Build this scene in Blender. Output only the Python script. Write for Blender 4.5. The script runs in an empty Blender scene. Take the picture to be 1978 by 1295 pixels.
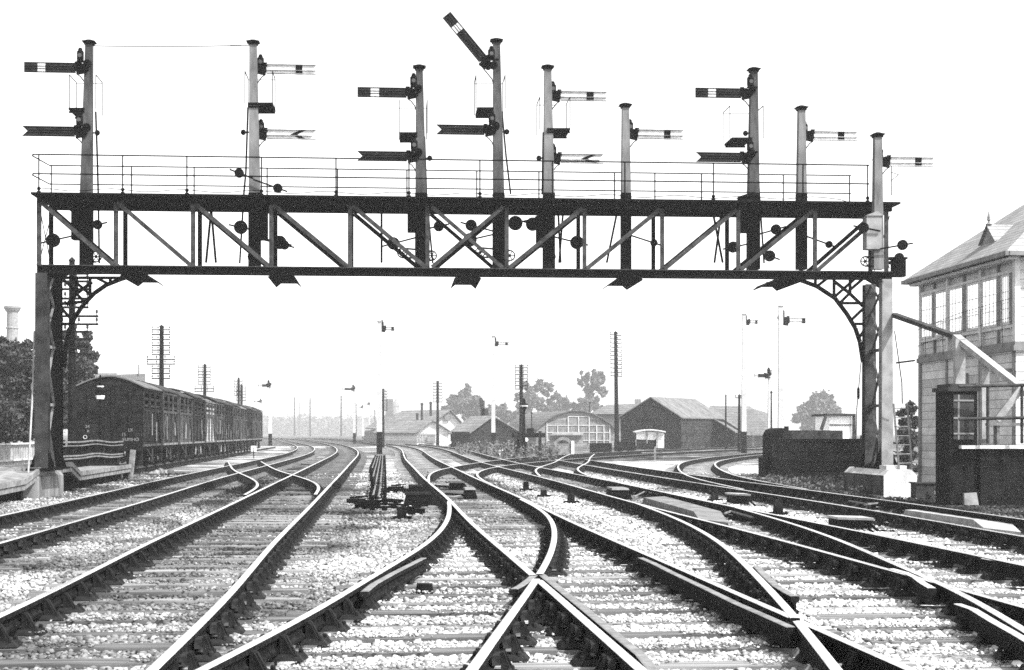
import bpy, math, random
import numpy as np
from mathutils import Vector, Matrix
R = math.radians
random.seed(7); rng = np.random.default_rng(7)
S = bpy.context.scene; COL = S.collection
# ------------------------------------------------------------ camera, sky, sun, exposure
F, CZ, HY, CX = 3000.0, 1.51, 837.0, 989.0
cam = bpy.data.objects.new('camera', bpy.data.cameras.new('camera')); COL.objects.link(cam)
cam.location = (0, 0, CZ); cam.rotation_euler = (R(90), 0, 0)
cam.data.sensor_width = 36; cam.data.lens = F / 1978 * 36
cam.data.shift_y = (HY - 647.5) / 1978; cam.data.clip_end = 6000
S.camera = cam
S.view_settings.view_transform = 'Standard'; S.view_settings.look = 'None'
S.view_settings.exposure = 1.75; S.view_settings.gamma = 1
S.cycles.use_denoising = False; S.cycles.filter_width = 1.6
S.cycles.max_bounces = 6; S.cycles.volume_bounces = 1
S.cycles.diffuse_bounces = 3
SUN_EL, SUN_AZ = 50, 125      # azimuth clockwise from +Y: from the right, a little behind the camera
w = bpy.data.worlds.new('World'); S.world = w; w.use_nodes = True
nt = w.node_tree; bg = nt.nodes['Background']
sky = nt.nodes.new('ShaderNodeTexSky'); sky.sky_type = 'NISHITA'; sky.sun_disc = False
sky.sun_elevation = R(SUN_EL); sky.sun_rotation = R(SUN_AZ); sky.air_density = 1.0; sky.dust_density = 2.0
bw = nt.nodes.new('ShaderNodeRGBToBW')
nt.links.new(sky.outputs[0], bw.inputs[0]); nt.links.new(bw.outputs[0], bg.inputs[0])
bg.inputs[1].default_value = 0.15
sl = bpy.data.lights.new('sun', 'SUN'); sl.energy = 2.6; sl.angle = R(0.6); sl.color = (1, 1, 1)
so = bpy.data.objects.new('sun', sl); COL.objects.link(so)
sd = Vector((math.sin(R(SUN_AZ)) * math.cos(R(SUN_EL)), math.cos(R(SUN_AZ)) * math.cos(R(SUN_EL)), math.sin(R(SUN_EL))))
so.rotation_euler = sd.to_track_quat('Z', 'Y').to_euler(); so.location = (40, -30, 60)

# ------------------------------------------------------------ materials (a monochrome photograph: greys only)
def mat(name, a, b=None, scale=4.0, rough=0.8, spec=0.2, bump=0.0, bscale=None, metal=0.0, stretch=None, lines=None, attr=None, brick=None, detail=5.0, lo=0.35, hi=0.65, rnd=False):
    m = bpy.data.materials.new(name); m.use_nodes = True
    t = m.node_tree; N = t.nodes; L = t.links; p = N['Principled BSDF']
    if b is None: b = a * 1.35
    p.inputs['Roughness'].default_value = rough; p.inputs['Metallic'].default_value = metal
    p.inputs['Specular IOR Level'].default_value = spec
    tc = N.new('ShaderNodeTexCoord'); vec = tc.outputs['Object']
    mp = N.new('ShaderNodeMapping'); L.new(vec, mp.inputs[0])
    if stretch: mp.inputs['Scale'].default_value = stretch
    no = N.new('ShaderNodeTexNoise'); no.inputs['Scale'].default_value = scale; no.inputs['Detail'].default_value = detail
    L.new(mp.outputs[0], no.inputs['Vector'])
    cr = N.new('ShaderNodeValToRGB'); cr.color_ramp.elements[0].position = lo; cr.color_ramp.elements[1].position = hi
    cr.color_ramp.elements[0].color = (a, a, a, 1); cr.color_ramp.elements[1].color = (b, b, b, 1)
    L.new(no.outputs['Fac'], cr.inputs[0]); out = cr.outputs[0]
    if lines:      # (axis index, pitch, gap fraction, dark factor): board joints
        ax, pitch, gap, dark = lines
        sx = N.new('ShaderNodeSeparateXYZ'); L.new(vec, sx.inputs[0])
        if ax == 3:      # horizontal coordinate along either wall direction
            ad = N.new('ShaderNodeMath'); ad.operation = 'ADD'; L.new(sx.outputs[0], ad.inputs[0]); L.new(sx.outputs[1], ad.inputs[1]); src = ad.outputs[0]
        else: src = sx.outputs[ax]
        dv = N.new('ShaderNodeMath'); dv.operation = 'DIVIDE'; L.new(src, dv.inputs[0]); dv.inputs[1].default_value = pitch
        fr = N.new('ShaderNodeMath'); fr.operation = 'FRACT'; L.new(dv.outputs[0], fr.inputs[0])
        lt = N.new('ShaderNodeMath'); lt.operation = 'LESS_THAN'; L.new(fr.outputs[0], lt.inputs[0]); lt.inputs[1].default_value = gap
        fl = N.new('ShaderNodeMath'); fl.operation = 'FLOOR'; L.new(dv.outputs[0], fl.inputs[0])
        wn = N.new('ShaderNodeTexWhiteNoise'); wn.noise_dimensions = '1D'; L.new(fl.outputs[0], wn.inputs['W'])
        mr = N.new('ShaderNodeMapRange'); mr.inputs[3].default_value = 0.72; mr.inputs[4].default_value = 1.15; L.new(wn.outputs[0], mr.inputs[0])
        m1 = N.new('ShaderNodeMix'); m1.data_type = 'RGBA'; m1.blend_type = 'MULTIPLY'; m1.inputs[0].default_value = 1
        L.new(out, m1.inputs[6]); L.new(mr.outputs[0], m1.inputs[7])
        mx = N.new('ShaderNodeMix'); mx.data_type = 'RGBA'; L.new(lt.outputs[0], mx.inputs[0])
        L.new(m1.outputs[2], mx.inputs[6]); mx.inputs[7].default_value = (a * dark, a * dark, a * dark, 1); out = mx.outputs[2]
    if brick:      # (width, height, mortar value, mortar size)
        bt = N.new('ShaderNodeTexBrick'); bt.inputs['Scale'].default_value = 1
        bt.inputs['Brick Width'].default_value = brick[0]; bt.inputs['Row Height'].default_value = brick[1]
        bt.inputs['Mortar Size'].default_value = brick[3]; v = brick[2]; bt.inputs['Mortar'].default_value = (v, v, v, 1)
        sx = N.new('ShaderNodeSeparateXYZ'); L.new(vec, sx.inputs[0])
        ad = N.new('ShaderNodeMath'); ad.operation = 'ADD'; L.new(sx.outputs[0], ad.inputs[0]); L.new(sx.outputs[1], ad.inputs[1])
        cb = N.new('ShaderNodeCombineXYZ'); L.new(ad.outputs[0], cb.inputs[0]); L.new(sx.outputs[2], cb.inputs[1])
        L.new(cb.outputs[0], bt.inputs['Vector'])
        L.new(out, bt.inputs['Color1'])
        ml = N.new('ShaderNodeMix'); ml.data_type = 'RGBA'; ml.blend_type = 'MULTIPLY'; ml.inputs[0].default_value = 1
        L.new(out, ml.inputs[6]); ml.inputs[7].default_value = (.7, .7, .7, 1); L.new(ml.outputs[2], bt.inputs['Color2'])
        out = bt.outputs['Color']
    if rnd:        # every sleeper has weathered to its own tone
        oi = N.new('ShaderNodeObjectInfo'); mr = N.new('ShaderNodeMapRange'); mr.inputs[3].default_value = .5; mr.inputs[4].default_value = 1.45; L.new(oi.outputs['Random'], mr.inputs[0])
        ml = N.new('ShaderNodeMix'); ml.data_type = 'RGBA'; ml.blend_type = 'MULTIPLY'; ml.inputs[0].default_value = 1
        L.new(out, ml.inputs[6]); L.new(mr.outputs[0], ml.inputs[7]); out = ml.outputs[2]
    if attr:       # a stain map stored on the mesh multiplies the stone colour
        at_ = N.new('ShaderNodeAttribute'); at_.attribute_name = attr
        ml = N.new('ShaderNodeMix'); ml.data_type = 'RGBA'; ml.blend_type = 'MULTIPLY'; ml.inputs[0].default_value = 1
        L.new(out, ml.inputs[6]); L.new(at_.outputs['Color'], ml.inputs[7]); out = ml.outputs[2]
    L.new(out, p.inputs['Base Color'])
    if bump:
        n2 = N.new('ShaderNodeTexNoise'); n2.inputs['Scale'].default_value = bscale or scale * 4; n2.inputs['Detail'].default_value = 6
        L.new(mp.outputs[0], n2.inputs['Vector'])
        bp = N.new('ShaderNodeBump'); bp.inputs['Strength'].default_value = bump; bp.inputs['Distance'].default_value = 0.02
        L.new(n2.outputs['Fac'], bp.inputs['Height']); L.new(bp.outputs[0], p.inputs['Normal'])
    return m
M = dict(
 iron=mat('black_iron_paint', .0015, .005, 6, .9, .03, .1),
 ironlit=mat('lit_iron_paint', .02, .055, 5, .85, .06, .1),  # lighter copy of the black iron, light put into the colour
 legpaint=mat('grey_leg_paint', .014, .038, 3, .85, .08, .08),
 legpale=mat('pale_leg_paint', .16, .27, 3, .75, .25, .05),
 post=mat('weathered_post', .022, .075, 5, .8, .08, .1, stretch=(1, 1, .3)),
 postpale=mat('pale_post', .08, .17, 5, .8, .1, .1, stretch=(1, 1, .3)),
 white=mat('white_paint', .72, .82, 3, .6, .3),
 black=mat('black_paint', .002, .006, 4, .9, .03),
 red=mat('dull_red_enamel', .010, .022, 6, .8, .08),
 lens=mat('lamp_glass', .04, .07, 3, .2, .2),
 rust=mat('rusty_rail', .004, .016, 18, .9, .04, .2),
 rusttop=mat('dull_rail_top', .11, .20, 9, .6, .15),
 steel=mat('polished_rail', .62, .95, 5, .3, .5, metal=.85),
 chair=mat('cast_chair', .006, .024, 9, .85, .06, .2),
 key=mat('oak_key', .012, .035, 12, .85, .06),
 sleeper=mat('sleeper_timber', .08, .24, 3, .9, .1, .6, stretch=(.35, 5, 2), bscale=9, rnd=True),
 timber=mat('grey_timber', .10, .22, 4, .85, .2, .4, stretch=(1, 1, 1)),
 timberd=mat('tarred_timber', .003, .014, 4, .9, .04, .3),
 timberp=mat('bleached_timber', .22, .36, 4, .85, .1, .3),
 cover=mat('weathered_cover', .09, .19, 5, .8, .2, .3),
 stone=mat('ballast_stone', .20, .58, 9, .9, .1, attr='stain'),
 ground=mat('ballast_ground', .17, .56, 26, .95, .05, 1.0, 34, attr='stain', detail=8, lo=.38, hi=.60),
 earth=mat('dark_earth', .03, .10, 3, .95, .1, .6),
 concrete=mat('pale_concrete', .40, .60, 2.5, .85, .2, .2),
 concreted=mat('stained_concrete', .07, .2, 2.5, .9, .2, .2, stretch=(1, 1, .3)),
 leaf=mat('leaf', .025, .075, 3, .85, .08),
 leaffar=mat('far_leaf', .06, .125, .5, .9, .05),  # paler than leaf, distance haze partly put into the colour
 bark=mat('bark', .03, .07, 5, .9, .1, .4),
 plank=mat('wagon_planks', .008, .030, 2.5, .9, .05, .3, lines=(2, .17, .1, .25)),
 plank2=mat('greyed_wagon_planks', .03, .085, 2.5, .9, .06, .3, lines=(2, .17, .1, .25)),
 plank3=mat('black_wagon_planks', .004, .016, 2.5, .9, .05, .3, lines=(2, .17, .1, .25)),
 wroof2=mat('pale_wagon_roof', .07, .14, 2, .9, .08),
 plankp=mat('pale_wagon_planks', .22, .38, 2.5, .85, .15, .3, lines=(2, .17, .1, .25)),
 wroof=mat('wagon_roof', .02, .05, 2, .9, .08),
 wdirt=mat('wagon_frames', .02, .075, 3, .9, .05),
 limewash=mat('limewash', .35, .6, 6, .9, .1),
 boardw=mat('white_weatherboard', .5, .64, 2, .85, .15, lines=(2, .28, .10, .55)),
 boardg=mat('grey_weatherboard', .18, .25, 2, .85, .2, lines=(2, .25, .10, .5)),
 boardb=mat('tarred_boarding', .003, .011, 2, .9, .04, lines=(2, .22, .1, .3)),
 boardb2=mat('tarred_boarding_grey', .014, .036, 2, .9, .06, lines=(2, .3, .12, .35)),
 slate=mat('slate_roof', .10, .16, 3, .8, .25, brick=(.6, .28, .05, .02)),
 slatem=mat('mid_grey_slate', .19, .28, 3, .8, .15, brick=(.6, .28, .1, .02)),  # lighter grey slate for the roofs around the boarded houses
 slatep=mat('pale_slate', .25, .36, 3, .75, .2, brick=(.3, .11, .14, .012)),
 iron_sheet=mat('corrugated_sheet', .09, .15, 2, .7, .3, lines=(1, .3, .12, .6)),
 brickd=mat('sooty_brick', .004, .016, 5, .9, .04, .3, brick=(.24, .08, .01, .01)),
 brickm=mat('chimney_brick', .16, .24, 3, .9, .15),
 boxboard=mat('box_weatherboard', .48, .64, 3, .8, .2, lines=(2, .24, .07, .3)),
 boxtrim=mat('box_trim', .14, .22, 3, .75, .15),
 boxtrimp=mat('box_pale_trim', .45, .6, 3, .75, .2),
 pane=mat('window_pane', .90, .97, 1, .1, .6, metal=.85),
 paned=mat('dark_pane', .05, .1, 1, .1, .5),
 glassg=mat('grimy_pane', .14, .22, 3, .3, .4),
 wire=mat('wire', .006, .01, 3, .8, .05),
 pole=mat('creosoted_pole', .004, .012, 4, .9, .04),
 insul=mat('insulator', .02, .04, 3, .7, .1),
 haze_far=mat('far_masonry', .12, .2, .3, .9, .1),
 brighttop=mat('worn_rail_top', .30, .45, 9, .5, .2),
 concreteshade=mat('shaded_concrete', .022, .075, 2.5, .9, .05, .2, stretch=(1, 1, .4)),
 postwhite=mat('white_post_paint', .36, .47, 3, .7, .15),
 armwhite=mat('white_arm_enamel', .46, .60, 8, .7, .2),
 sheet=mat('dull_sheet', .02, .05, 4, .85, .08),
)
# ------------------------------------------------------------ helpers
def at(px, py, D): return Vector(((px - CX) / F * D, D, CZ + (HY - py) / F * D))
def gr(px, py, z=0.0):
    D = F * (CZ - z) / (py - HY); return Vector(((px - CX) / F * D, D, z))
class MB:
    def __init__(s): s.v = []; s.f = []; s.mi = []; s.cur = 0
    def add(s, vs, fs):
        o = len(s.v); s.v += [tuple(x) for x in vs]; s.f += [tuple(i + o for i in f) for f in fs]; s.mi += [s.cur] * len(fs); return s
    def hexa(s, p): return s.add(p, [(3, 2, 1, 0), (4, 5, 6, 7), (0, 1, 5, 4), (1, 2, 6, 5), (2, 3, 7, 6), (3, 0, 4, 7)])
    def box(s, c, d, x=None, y=None):
        c = Vector(c); x = Vector(x) if x else Vector((1, 0, 0)); y = Vector(y) if y else Vector((0, 1, 0)); z = x.cross(y)
        a, b, h = x * d[0] / 2, y * d[1] / 2, z * d[2] / 2
        return s.hexa([c - a - b - h, c + a - b - h, c + a + b - h, c - a + b - h, c - a - b + h, c + a - b + h, c + a + b + h, c - a + b + h])
    def bar(s, p, q, w_, h_, w2=None, h2=None, up=None):      # w_: horizontal across, h_: the other way
        p, q = Vector(p), Vector(q); d = (q - p).normalized()
        up = Vector(up) if up else (Vector((0, 0, 1)) if abs(d.z) < .9 else Vector((0, 1, 0)))
        x = d.cross(up).normalized(); y = x.cross(d).normalized()
        w2 = w2 or w_; h2 = h2 or h_
        def ring(c, a, b): return [c - x * a / 2 - y * b / 2, c + x * a / 2 - y * b / 2, c + x * a / 2 + y * b / 2, c - x * a / 2 + y * b / 2]
        return s.hexa(ring(p, w_, h_) + ring(q, w2, h2))
    def tube(s, pts, r, n=6, r2=None):
        pts = [Vector(p) for p in pts]; m = len(pts); vs = []; fs = []
        for i, p in enumerate(pts):
            d = (pts[min(i + 1, m - 1)] - pts[max(i - 1, 0)]).normalized()
            up = Vector((0, 0, 1)) if abs(d.z) < .9 else Vector((0, 1, 0))
            x = d.cross(up).normalized(); y = x.cross(d)
            rr = r if r2 is None else r + (r2 - r) * i / (m - 1)
            vs += [p + (x * math.cos(k * 2 * math.pi / n) + y * math.sin(k * 2 * math.pi / n)) * rr for k in range(n)]
        for i in range(m - 1):
            for k in range(n):
                fs.append((i * n + k, i * n + (k + 1) % n, (i + 1) * n + (k + 1) % n, (i + 1) * n + k))
        fs += [tuple(range(n))[::-1], tuple((m - 1) * n + k for k in range(n))]
        return s.add(vs, fs)
    def disc(s, c, r, t, ax=(0, 1, 0), n=16): c = Vector(c); a = Vector(ax).normalized() * t / 2; return s.tube([c - a, c + a], r, n)
    def lathe(s, c, prof, n=12):      # prof: (radius, z) pairs
        c = Vector(c); vs = []; fs = []
        for r, z in prof: vs += [c + Vector((r * math.cos(k * 2 * math.pi / n), r * math.sin(k * 2 * math.pi / n), z)) for k in range(n)]
        for i in range(len(prof) - 1):
            for k in range(n): fs.append((i * n + k, i * n + (k + 1) % n, (i + 1) * n + (k + 1) % n, (i + 1) * n + k))
        fs += [tuple(range(n))[::-1], tuple((len(prof) - 1) * n + k for k in range(n))]
        return s.add(vs, fs)
    def prism(s, poly, off):          # planar polygon (3D points) extruded by off
        off = Vector(off); n = len(poly); p = [Vector(q) for q in poly]
        return s.add(p + [q + off for q in p], [tuple(range(n))[::-1], tuple(range(n, 2 * n))] + [(i, (i + 1) % n, n + (i + 1) % n, n + i) for i in range(n)])
    def build(s, name, m, parent=None, smooth=False):
        o0 = Vector((0, 0, 0)); r = parent
        while r is not None and r.parent is not None: r = r.parent
        if r is not None: o0 = r.location
        me = bpy.data.meshes.new(name); me.from_pydata([(x[0] - o0.x, x[1] - o0.y, x[2] - o0.z) for x in s.v], [], s.f)
        for k in (m if isinstance(m, (list, tuple)) else [m]): me.materials.append(k)
        if max(s.mi, default=0): me.polygons.foreach_set('material_index', s.mi)
        if smooth: me.polygons.foreach_set('use_smooth', [True] * len(me.polygons))
        me.update()
        o = bpy.data.objects.new(name, me); COL.objects.link(o)
        if parent is not None: o.parent = parent
        return o
def tag(o, label=None, cat=None, group=None, kind=None):
    if label: o['label'] = label
    if cat: o['category'] = cat
    if group: o['group'] = group
    if kind: o['kind'] = kind
    return o
def thing(name, loc, label, cat, group=None):
    o = bpy.data.objects.new(name, None); COL.objects.link(o); o.location = loc; o.empty_display_size = .2
    return tag(o, label, cat, group)
def mesh_np(name, v, f, m, parent=None, attr=None):
    me = bpy.data.meshes.new(name); n = f.shape[1]
    me.vertices.add(len(v)); me.vertices.foreach_set('co', v.astype(np.float32).ravel())
    me.loops.add(f.size); me.loops.foreach_set('vertex_index', f.astype(np.int32).ravel())
    me.polygons.add(len(f)); me.polygons.foreach_set('loop_start', (np.arange(len(f)) * n).astype(np.int32))
    me.update(calc_edges=True)
    if attr is not None:
        ca = me.color_attributes.new('stain', 'FLOAT_COLOR', 'POINT')
        c = np.ones((len(v), 4), np.float32); c[:, :3] = attr[:, None]; ca.data.foreach_set('color', c.ravel())
    me.materials.append(m); me.validate()
    o = bpy.data.objects.new(name, me); COL.objects.link(o)
    if parent is not None: o.parent = parent
    return o
def smoothn(x, y, sc, seed):          # cheap value noise
    r = np.random.default_rng(seed); T = r.random((64, 64)); a = x / sc; b = y / sc
    i = np.floor(a).astype(int); j = np.floor(b).astype(int); u = a - i; v = b - j; u = u * u * (3 - 2 * u); v = v * v * (3 - 2 * v)
    g = lambda p, q: T[p % 64, q % 64]
    return (g(i, j) * (1 - u) + g(i + 1, j) * u) * (1 - v) + (g(i, j + 1) * (1 - u) + g(i + 1, j + 1) * u) * v
# ------------------------------------------------------------ track geometry (plan curves x(y), natural splines)
TR = {
 'A':([18.64,24.5,32.22,42.36,55.7,73.24,96.29,126.61,166.47,218.88,287.8],[-6.916,-7.405,-8.085,-9.052,-10.169,-11.56,-13.521,-16.848,-22.454,-31.114,-42.395]),
 'B':([8.64,12.27,17.42,24.73,35.12,49.86,70.8,100.53,142.75,202.69,287.8],[-2.762,-3.037,-3.508,-4.124,-5.006,-6.264,-8.069,-10.712,-15.485,-23.939,-38.054]),
 'C':([8.64,11.86,16.29,22.37,30.72,42.19,57.95,79.58,109.28,150.07,206.1],[1.478,1.187,0.777,0.205,-0.486,-1.521,-2.876,-4.698,-6.923,-10.567,-17.977]),
 'D':([11.93,15.76,20.83,27.53,36.38,48.08,63.55,83.98,110.99,146.69,193.87],[4.635,4.347,3.928,3.262,2.504,1.482,-0.018,-1.65,-3.541,-6.644,-12.515]),
 'E':([19.85,24.7,30.73,38.24,47.58,59.2,73.66],[7.293,7.029,6.586,5.915,5.106,4.174,3.196]),
 'F':([36.49,45.77,57.4,71.99,90.28,113.23],[6.2,6.129,6.914,8.78,13.079,19.837]),
 'Z':([47.35,56.79,68.11,81.68,97.96],[1.629,1.646,2.503,3.345,4.451]),
 'W':([33.15,38.92,45.7,53.66,63.01],[-4.961,-5.623,-6.929,-8.767,-10.663]),
 'GL':([42.15,52.46,65.29,81.27,101.14,125.88,156.68],[-2.252,-2.657,-1.917,0.127,4.731,12.914,24.767]),
 'GR':([39.59,50.75,65.05,83.37,106.86,136.97],[-0.493,-1.133,-0.007,4.178,11.305,22.348]),
 'XL':([8.64,11.09,14.24,18.28,23.47,30.14],[-1.73,-1.5,-1.285,-1.043,-0.984,-1.226]),
 'XR':([8.64,10.71,13.28,16.46,20.41,25.3,31.37],[-0.224,-0.053,0.161,0.388,0.557,0.549,0.142]),
 'YL':([8.64,11.04,14.11,18.03,23.05,29.46],[1.805,2.014,2.241,2.471,2.543,2.325]),
 'YR':([10.41,12.69,15.46,18.84,22.96,27.99],[3.43,3.679,3.851,4.016,4.073,3.954]),
}
class Spl:
    def __init__(s, kn, q, curv=0.0):
        s.k = np.array(kn, float); s.q = np.array(q, float); n = len(s.k); h = np.diff(s.k); A = np.zeros((n, n)); b = np.zeros(n); A[0, 0] = A[-1, -1] = 1
        for i in range(1, n - 1):
            A[i, i - 1] = h[i - 1]; A[i, i] = 2 * (h[i - 1] + h[i]); A[i, i + 1] = h[i]; b[i] = 6 * ((s.q[i + 1] - s.q[i]) / h[i] - (s.q[i] - s.q[i - 1]) / h[i - 1])
        s.m = np.linalg.solve(A, b); s.c = curv
    def _in(s, d):
        k, q, m = s.k, s.q, s.m; j = np.clip(np.searchsorted(k, d) - 1, 0, len(k) - 2); h = k[j + 1] - k[j]; a = k[j + 1] - d; b = d - k[j]
        return q[j] * a / h + q[j + 1] * b / h + m[j] * (a**3 / h - h * a) / 6 + m[j + 1] * (b**3 / h - h * b) / 6
    def __call__(s, d):
        d = np.atleast_1d(np.asarray(d, float)); lo, hi = s.k[0], s.k[-1]; c = np.clip(d, lo, hi); v = s._in(c)
        e = .01; s0 = (s._in(np.array([lo + e])) - s._in(np.array([lo])))[0] / e; s1 = (s._in(np.array([hi])) - s._in(np.array([hi - e])))[0] / e
        t = np.maximum(d - hi, 0)
        return v + np.minimum(d - lo, 0) * s0 + t * s1 + t * t * s.c / 2
    def sl(s, d): return (s(np.asarray(d) + .05) - s(np.asarray(d) - .05)) / .1
SP = {k: Spl(a, b, {'A': -.0004, 'B': -.0004, 'C': -.0004, 'D': -.0004, 'F': .002, 'GL': .001, 'GR': .001}.get(k, 0)) for k, (a, b) in TR.items()}
GH = .752          # half gauge, to the middle of the rail head
def rail_xy(t, side, ds):
    ds = np.asarray(ds, float)
    if t in 'GXY': return np.stack([SP[t + ('L' if side < 0 else 'R')](ds), ds], 1)
    x = SP[t](ds); s_ = SP[t].sl(ds); n = 1 / np.sqrt(1 + s_**2)
    return np.stack([x + side * GH * n, ds - side * GH * s_ * n], 1)
RT = .19           # height of the rail top
PROF = [(-.035, -.003), (-.026, 0), (.024, 0), (.035, -.003), (.035, -.04), (.010, -.058), (.010, -.105), (.032, -.12), (.030, -.145), (-.030, -.145), (-.032, -.12), (-.010, -.105), (-.010, -.058), (-.035, -.04)]
def rail_mb(xy, dz=0.0, lo=None):
    mb = MB(); n = len(PROF); xy = np.asarray(xy); d = np.gradient(xy, axis=0); d /= np.linalg.norm(d, axis=1)[:, None]
    vs = []
    for (x, y), (dx, dy) in zip(xy, d):
        for a, z in PROF: vs.append((x + dy * a, y - dx * a, RT + dz + z))
    fs = []; mi = []
    for i in range(len(xy) - 1):
        for k in range(n):
            fs.append((i * n + k, (i + 1) * n + k, (i + 1) * n + (k + 1) % n, i * n + (k + 1) % n)); mi.append(1 if k == 1 else (2 if k in (0, 2) else 0))
    fs += [tuple(range(n)), tuple((len(xy) - 1) * n + k for k in range(n))[::-1]]; mi += [0, 0]
    mb.v = vs; mb.f = fs; mb.mi = mi; return mb
# -- cast chair and sleeper meshes, shared by the copies
def chair_mesh():
    mb = MB()
    mb.hexa([(-.20, -.095, .001), (.20, -.095, .001), (.20, .095, .001), (-.20, .095, .001), (-.17, -.08, .04), (.17, -.08, .04), (.17, .08, .04), (-.17, .08, .04)])
    for sx in (1, -1):
        a, b, t = (.085, .16, .105) if sx > 0 else (.036, .13, .062)
        for y0 in (-.062, .034) if sx > 0 else (-.05, .022):
            mb.hexa([(sx * a, y0, .03), (sx * b, y0, .03), (sx * b, y0 + .03, .03), (sx * a, y0 + .03, .03), (sx * a, y0, .15), (sx * t, y0, .155), (sx * t, y0 + .03, .155), (sx * a, y0 + .03, .15)])
        mb.hexa([(sx * a, -.062, .03), (sx * (a + .022), -.062, .03), (sx * (a + .022), .062, .03), (sx * a, .062, .03), (sx * a, -.055, .162), (sx * (a + .018), -.055, .162), (sx * (a + .018), .055, .162), (sx * a, .055, .162)])
    for sx, sy in ((.14, -.07), (.14, .07), (-.15, .07), (-.15, -.07)): mb.lathe((sx, sy, .036), [(.018, 0), (.018, .022), (.010, .03)], 6)
    mb.cur = 1; mb.hexa([(.036, -.10, .085), (.084, -.085, .085), (.084, .085, .085), (.036, .09, .085), (.036, -.10, .145), (.084, -.085, .145), (.084, .085, .145), (.036, .09, .145)])
    return mb
_c = chair_mesh().build('rail_chair', [M['chair'], M['key']]); CHAIR = _c.data; bpy.data.objects.remove(_c)
def sleeper_mesh(seed, L=2.62):
    r = random.Random(seed); mb = MB(); n = 8; top = []; bot = []
    for i in range(n + 1):
        x = -L / 2 + L * i / n
        for y in (-.127, .127): top.append((x, y + r.uniform(-.008, .008), r.uniform(-.006, .002)))
        for y in (-.13, .13): bot.append((x, y, -.14))
    o = len(top); fs = []
    for i in range(n):
        a, b, c, d = 2 * i, 2 * i + 2, 2 * i + 3, 2 * i + 1
        fs += [(a, b, c, d), (a, a + o, b + o, b), (d, c, c + o, d + o)]
    fs += [(0, 1, 1 + o, o), (2 * n, 2 * n + o, 2 * n + 1 + o, 2 * n + 1)]
    mb.add(top + bot, fs); return mb
SLP = []
for i in range(5):
    _s = sleeper_mesh(i).build('sleeper', M['sleeper']); SLP.append(_s.data); bpy.data.objects.remove(_s)
chair_arr = np.array([v.co[:] for v in CHAIR.vertices])
def many(name, base_mb, mats, places, parent):          # the far repeats of one part, as one mesh: (x, y, z, angle)
    v0 = np.array(base_mb.v); mb = MB(); nv = len(v0)
    for (x, y, z, a) in places:
        c, s_ = math.cos(a), math.sin(a); o = len(mb.v)
        mb.v += [(x + c * p[0] - s_ * p[1], y + s_ * p[0] + c * p[1], z + p[2]) for p in v0]
        mb.f += [tuple(i + o for i in f) for f in base_mb.f]; mb.mi += base_mb.mi
    return mb.build(name, mats, parent)
far_chair = MB(); far_chair.hexa([(-.19, -.09, .001), (.19, -.09, .001), (.19, .09, .001), (-.19, .09, .001), (-.08, -.06, .155), (.11, -.06, .155), (.11, .06, .155), (-.08, .06, .155)])
far_sleeper = sleeper_mesh(9)
SLEEPERS = []      # all sleeper places, for laying the ballast between them
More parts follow.
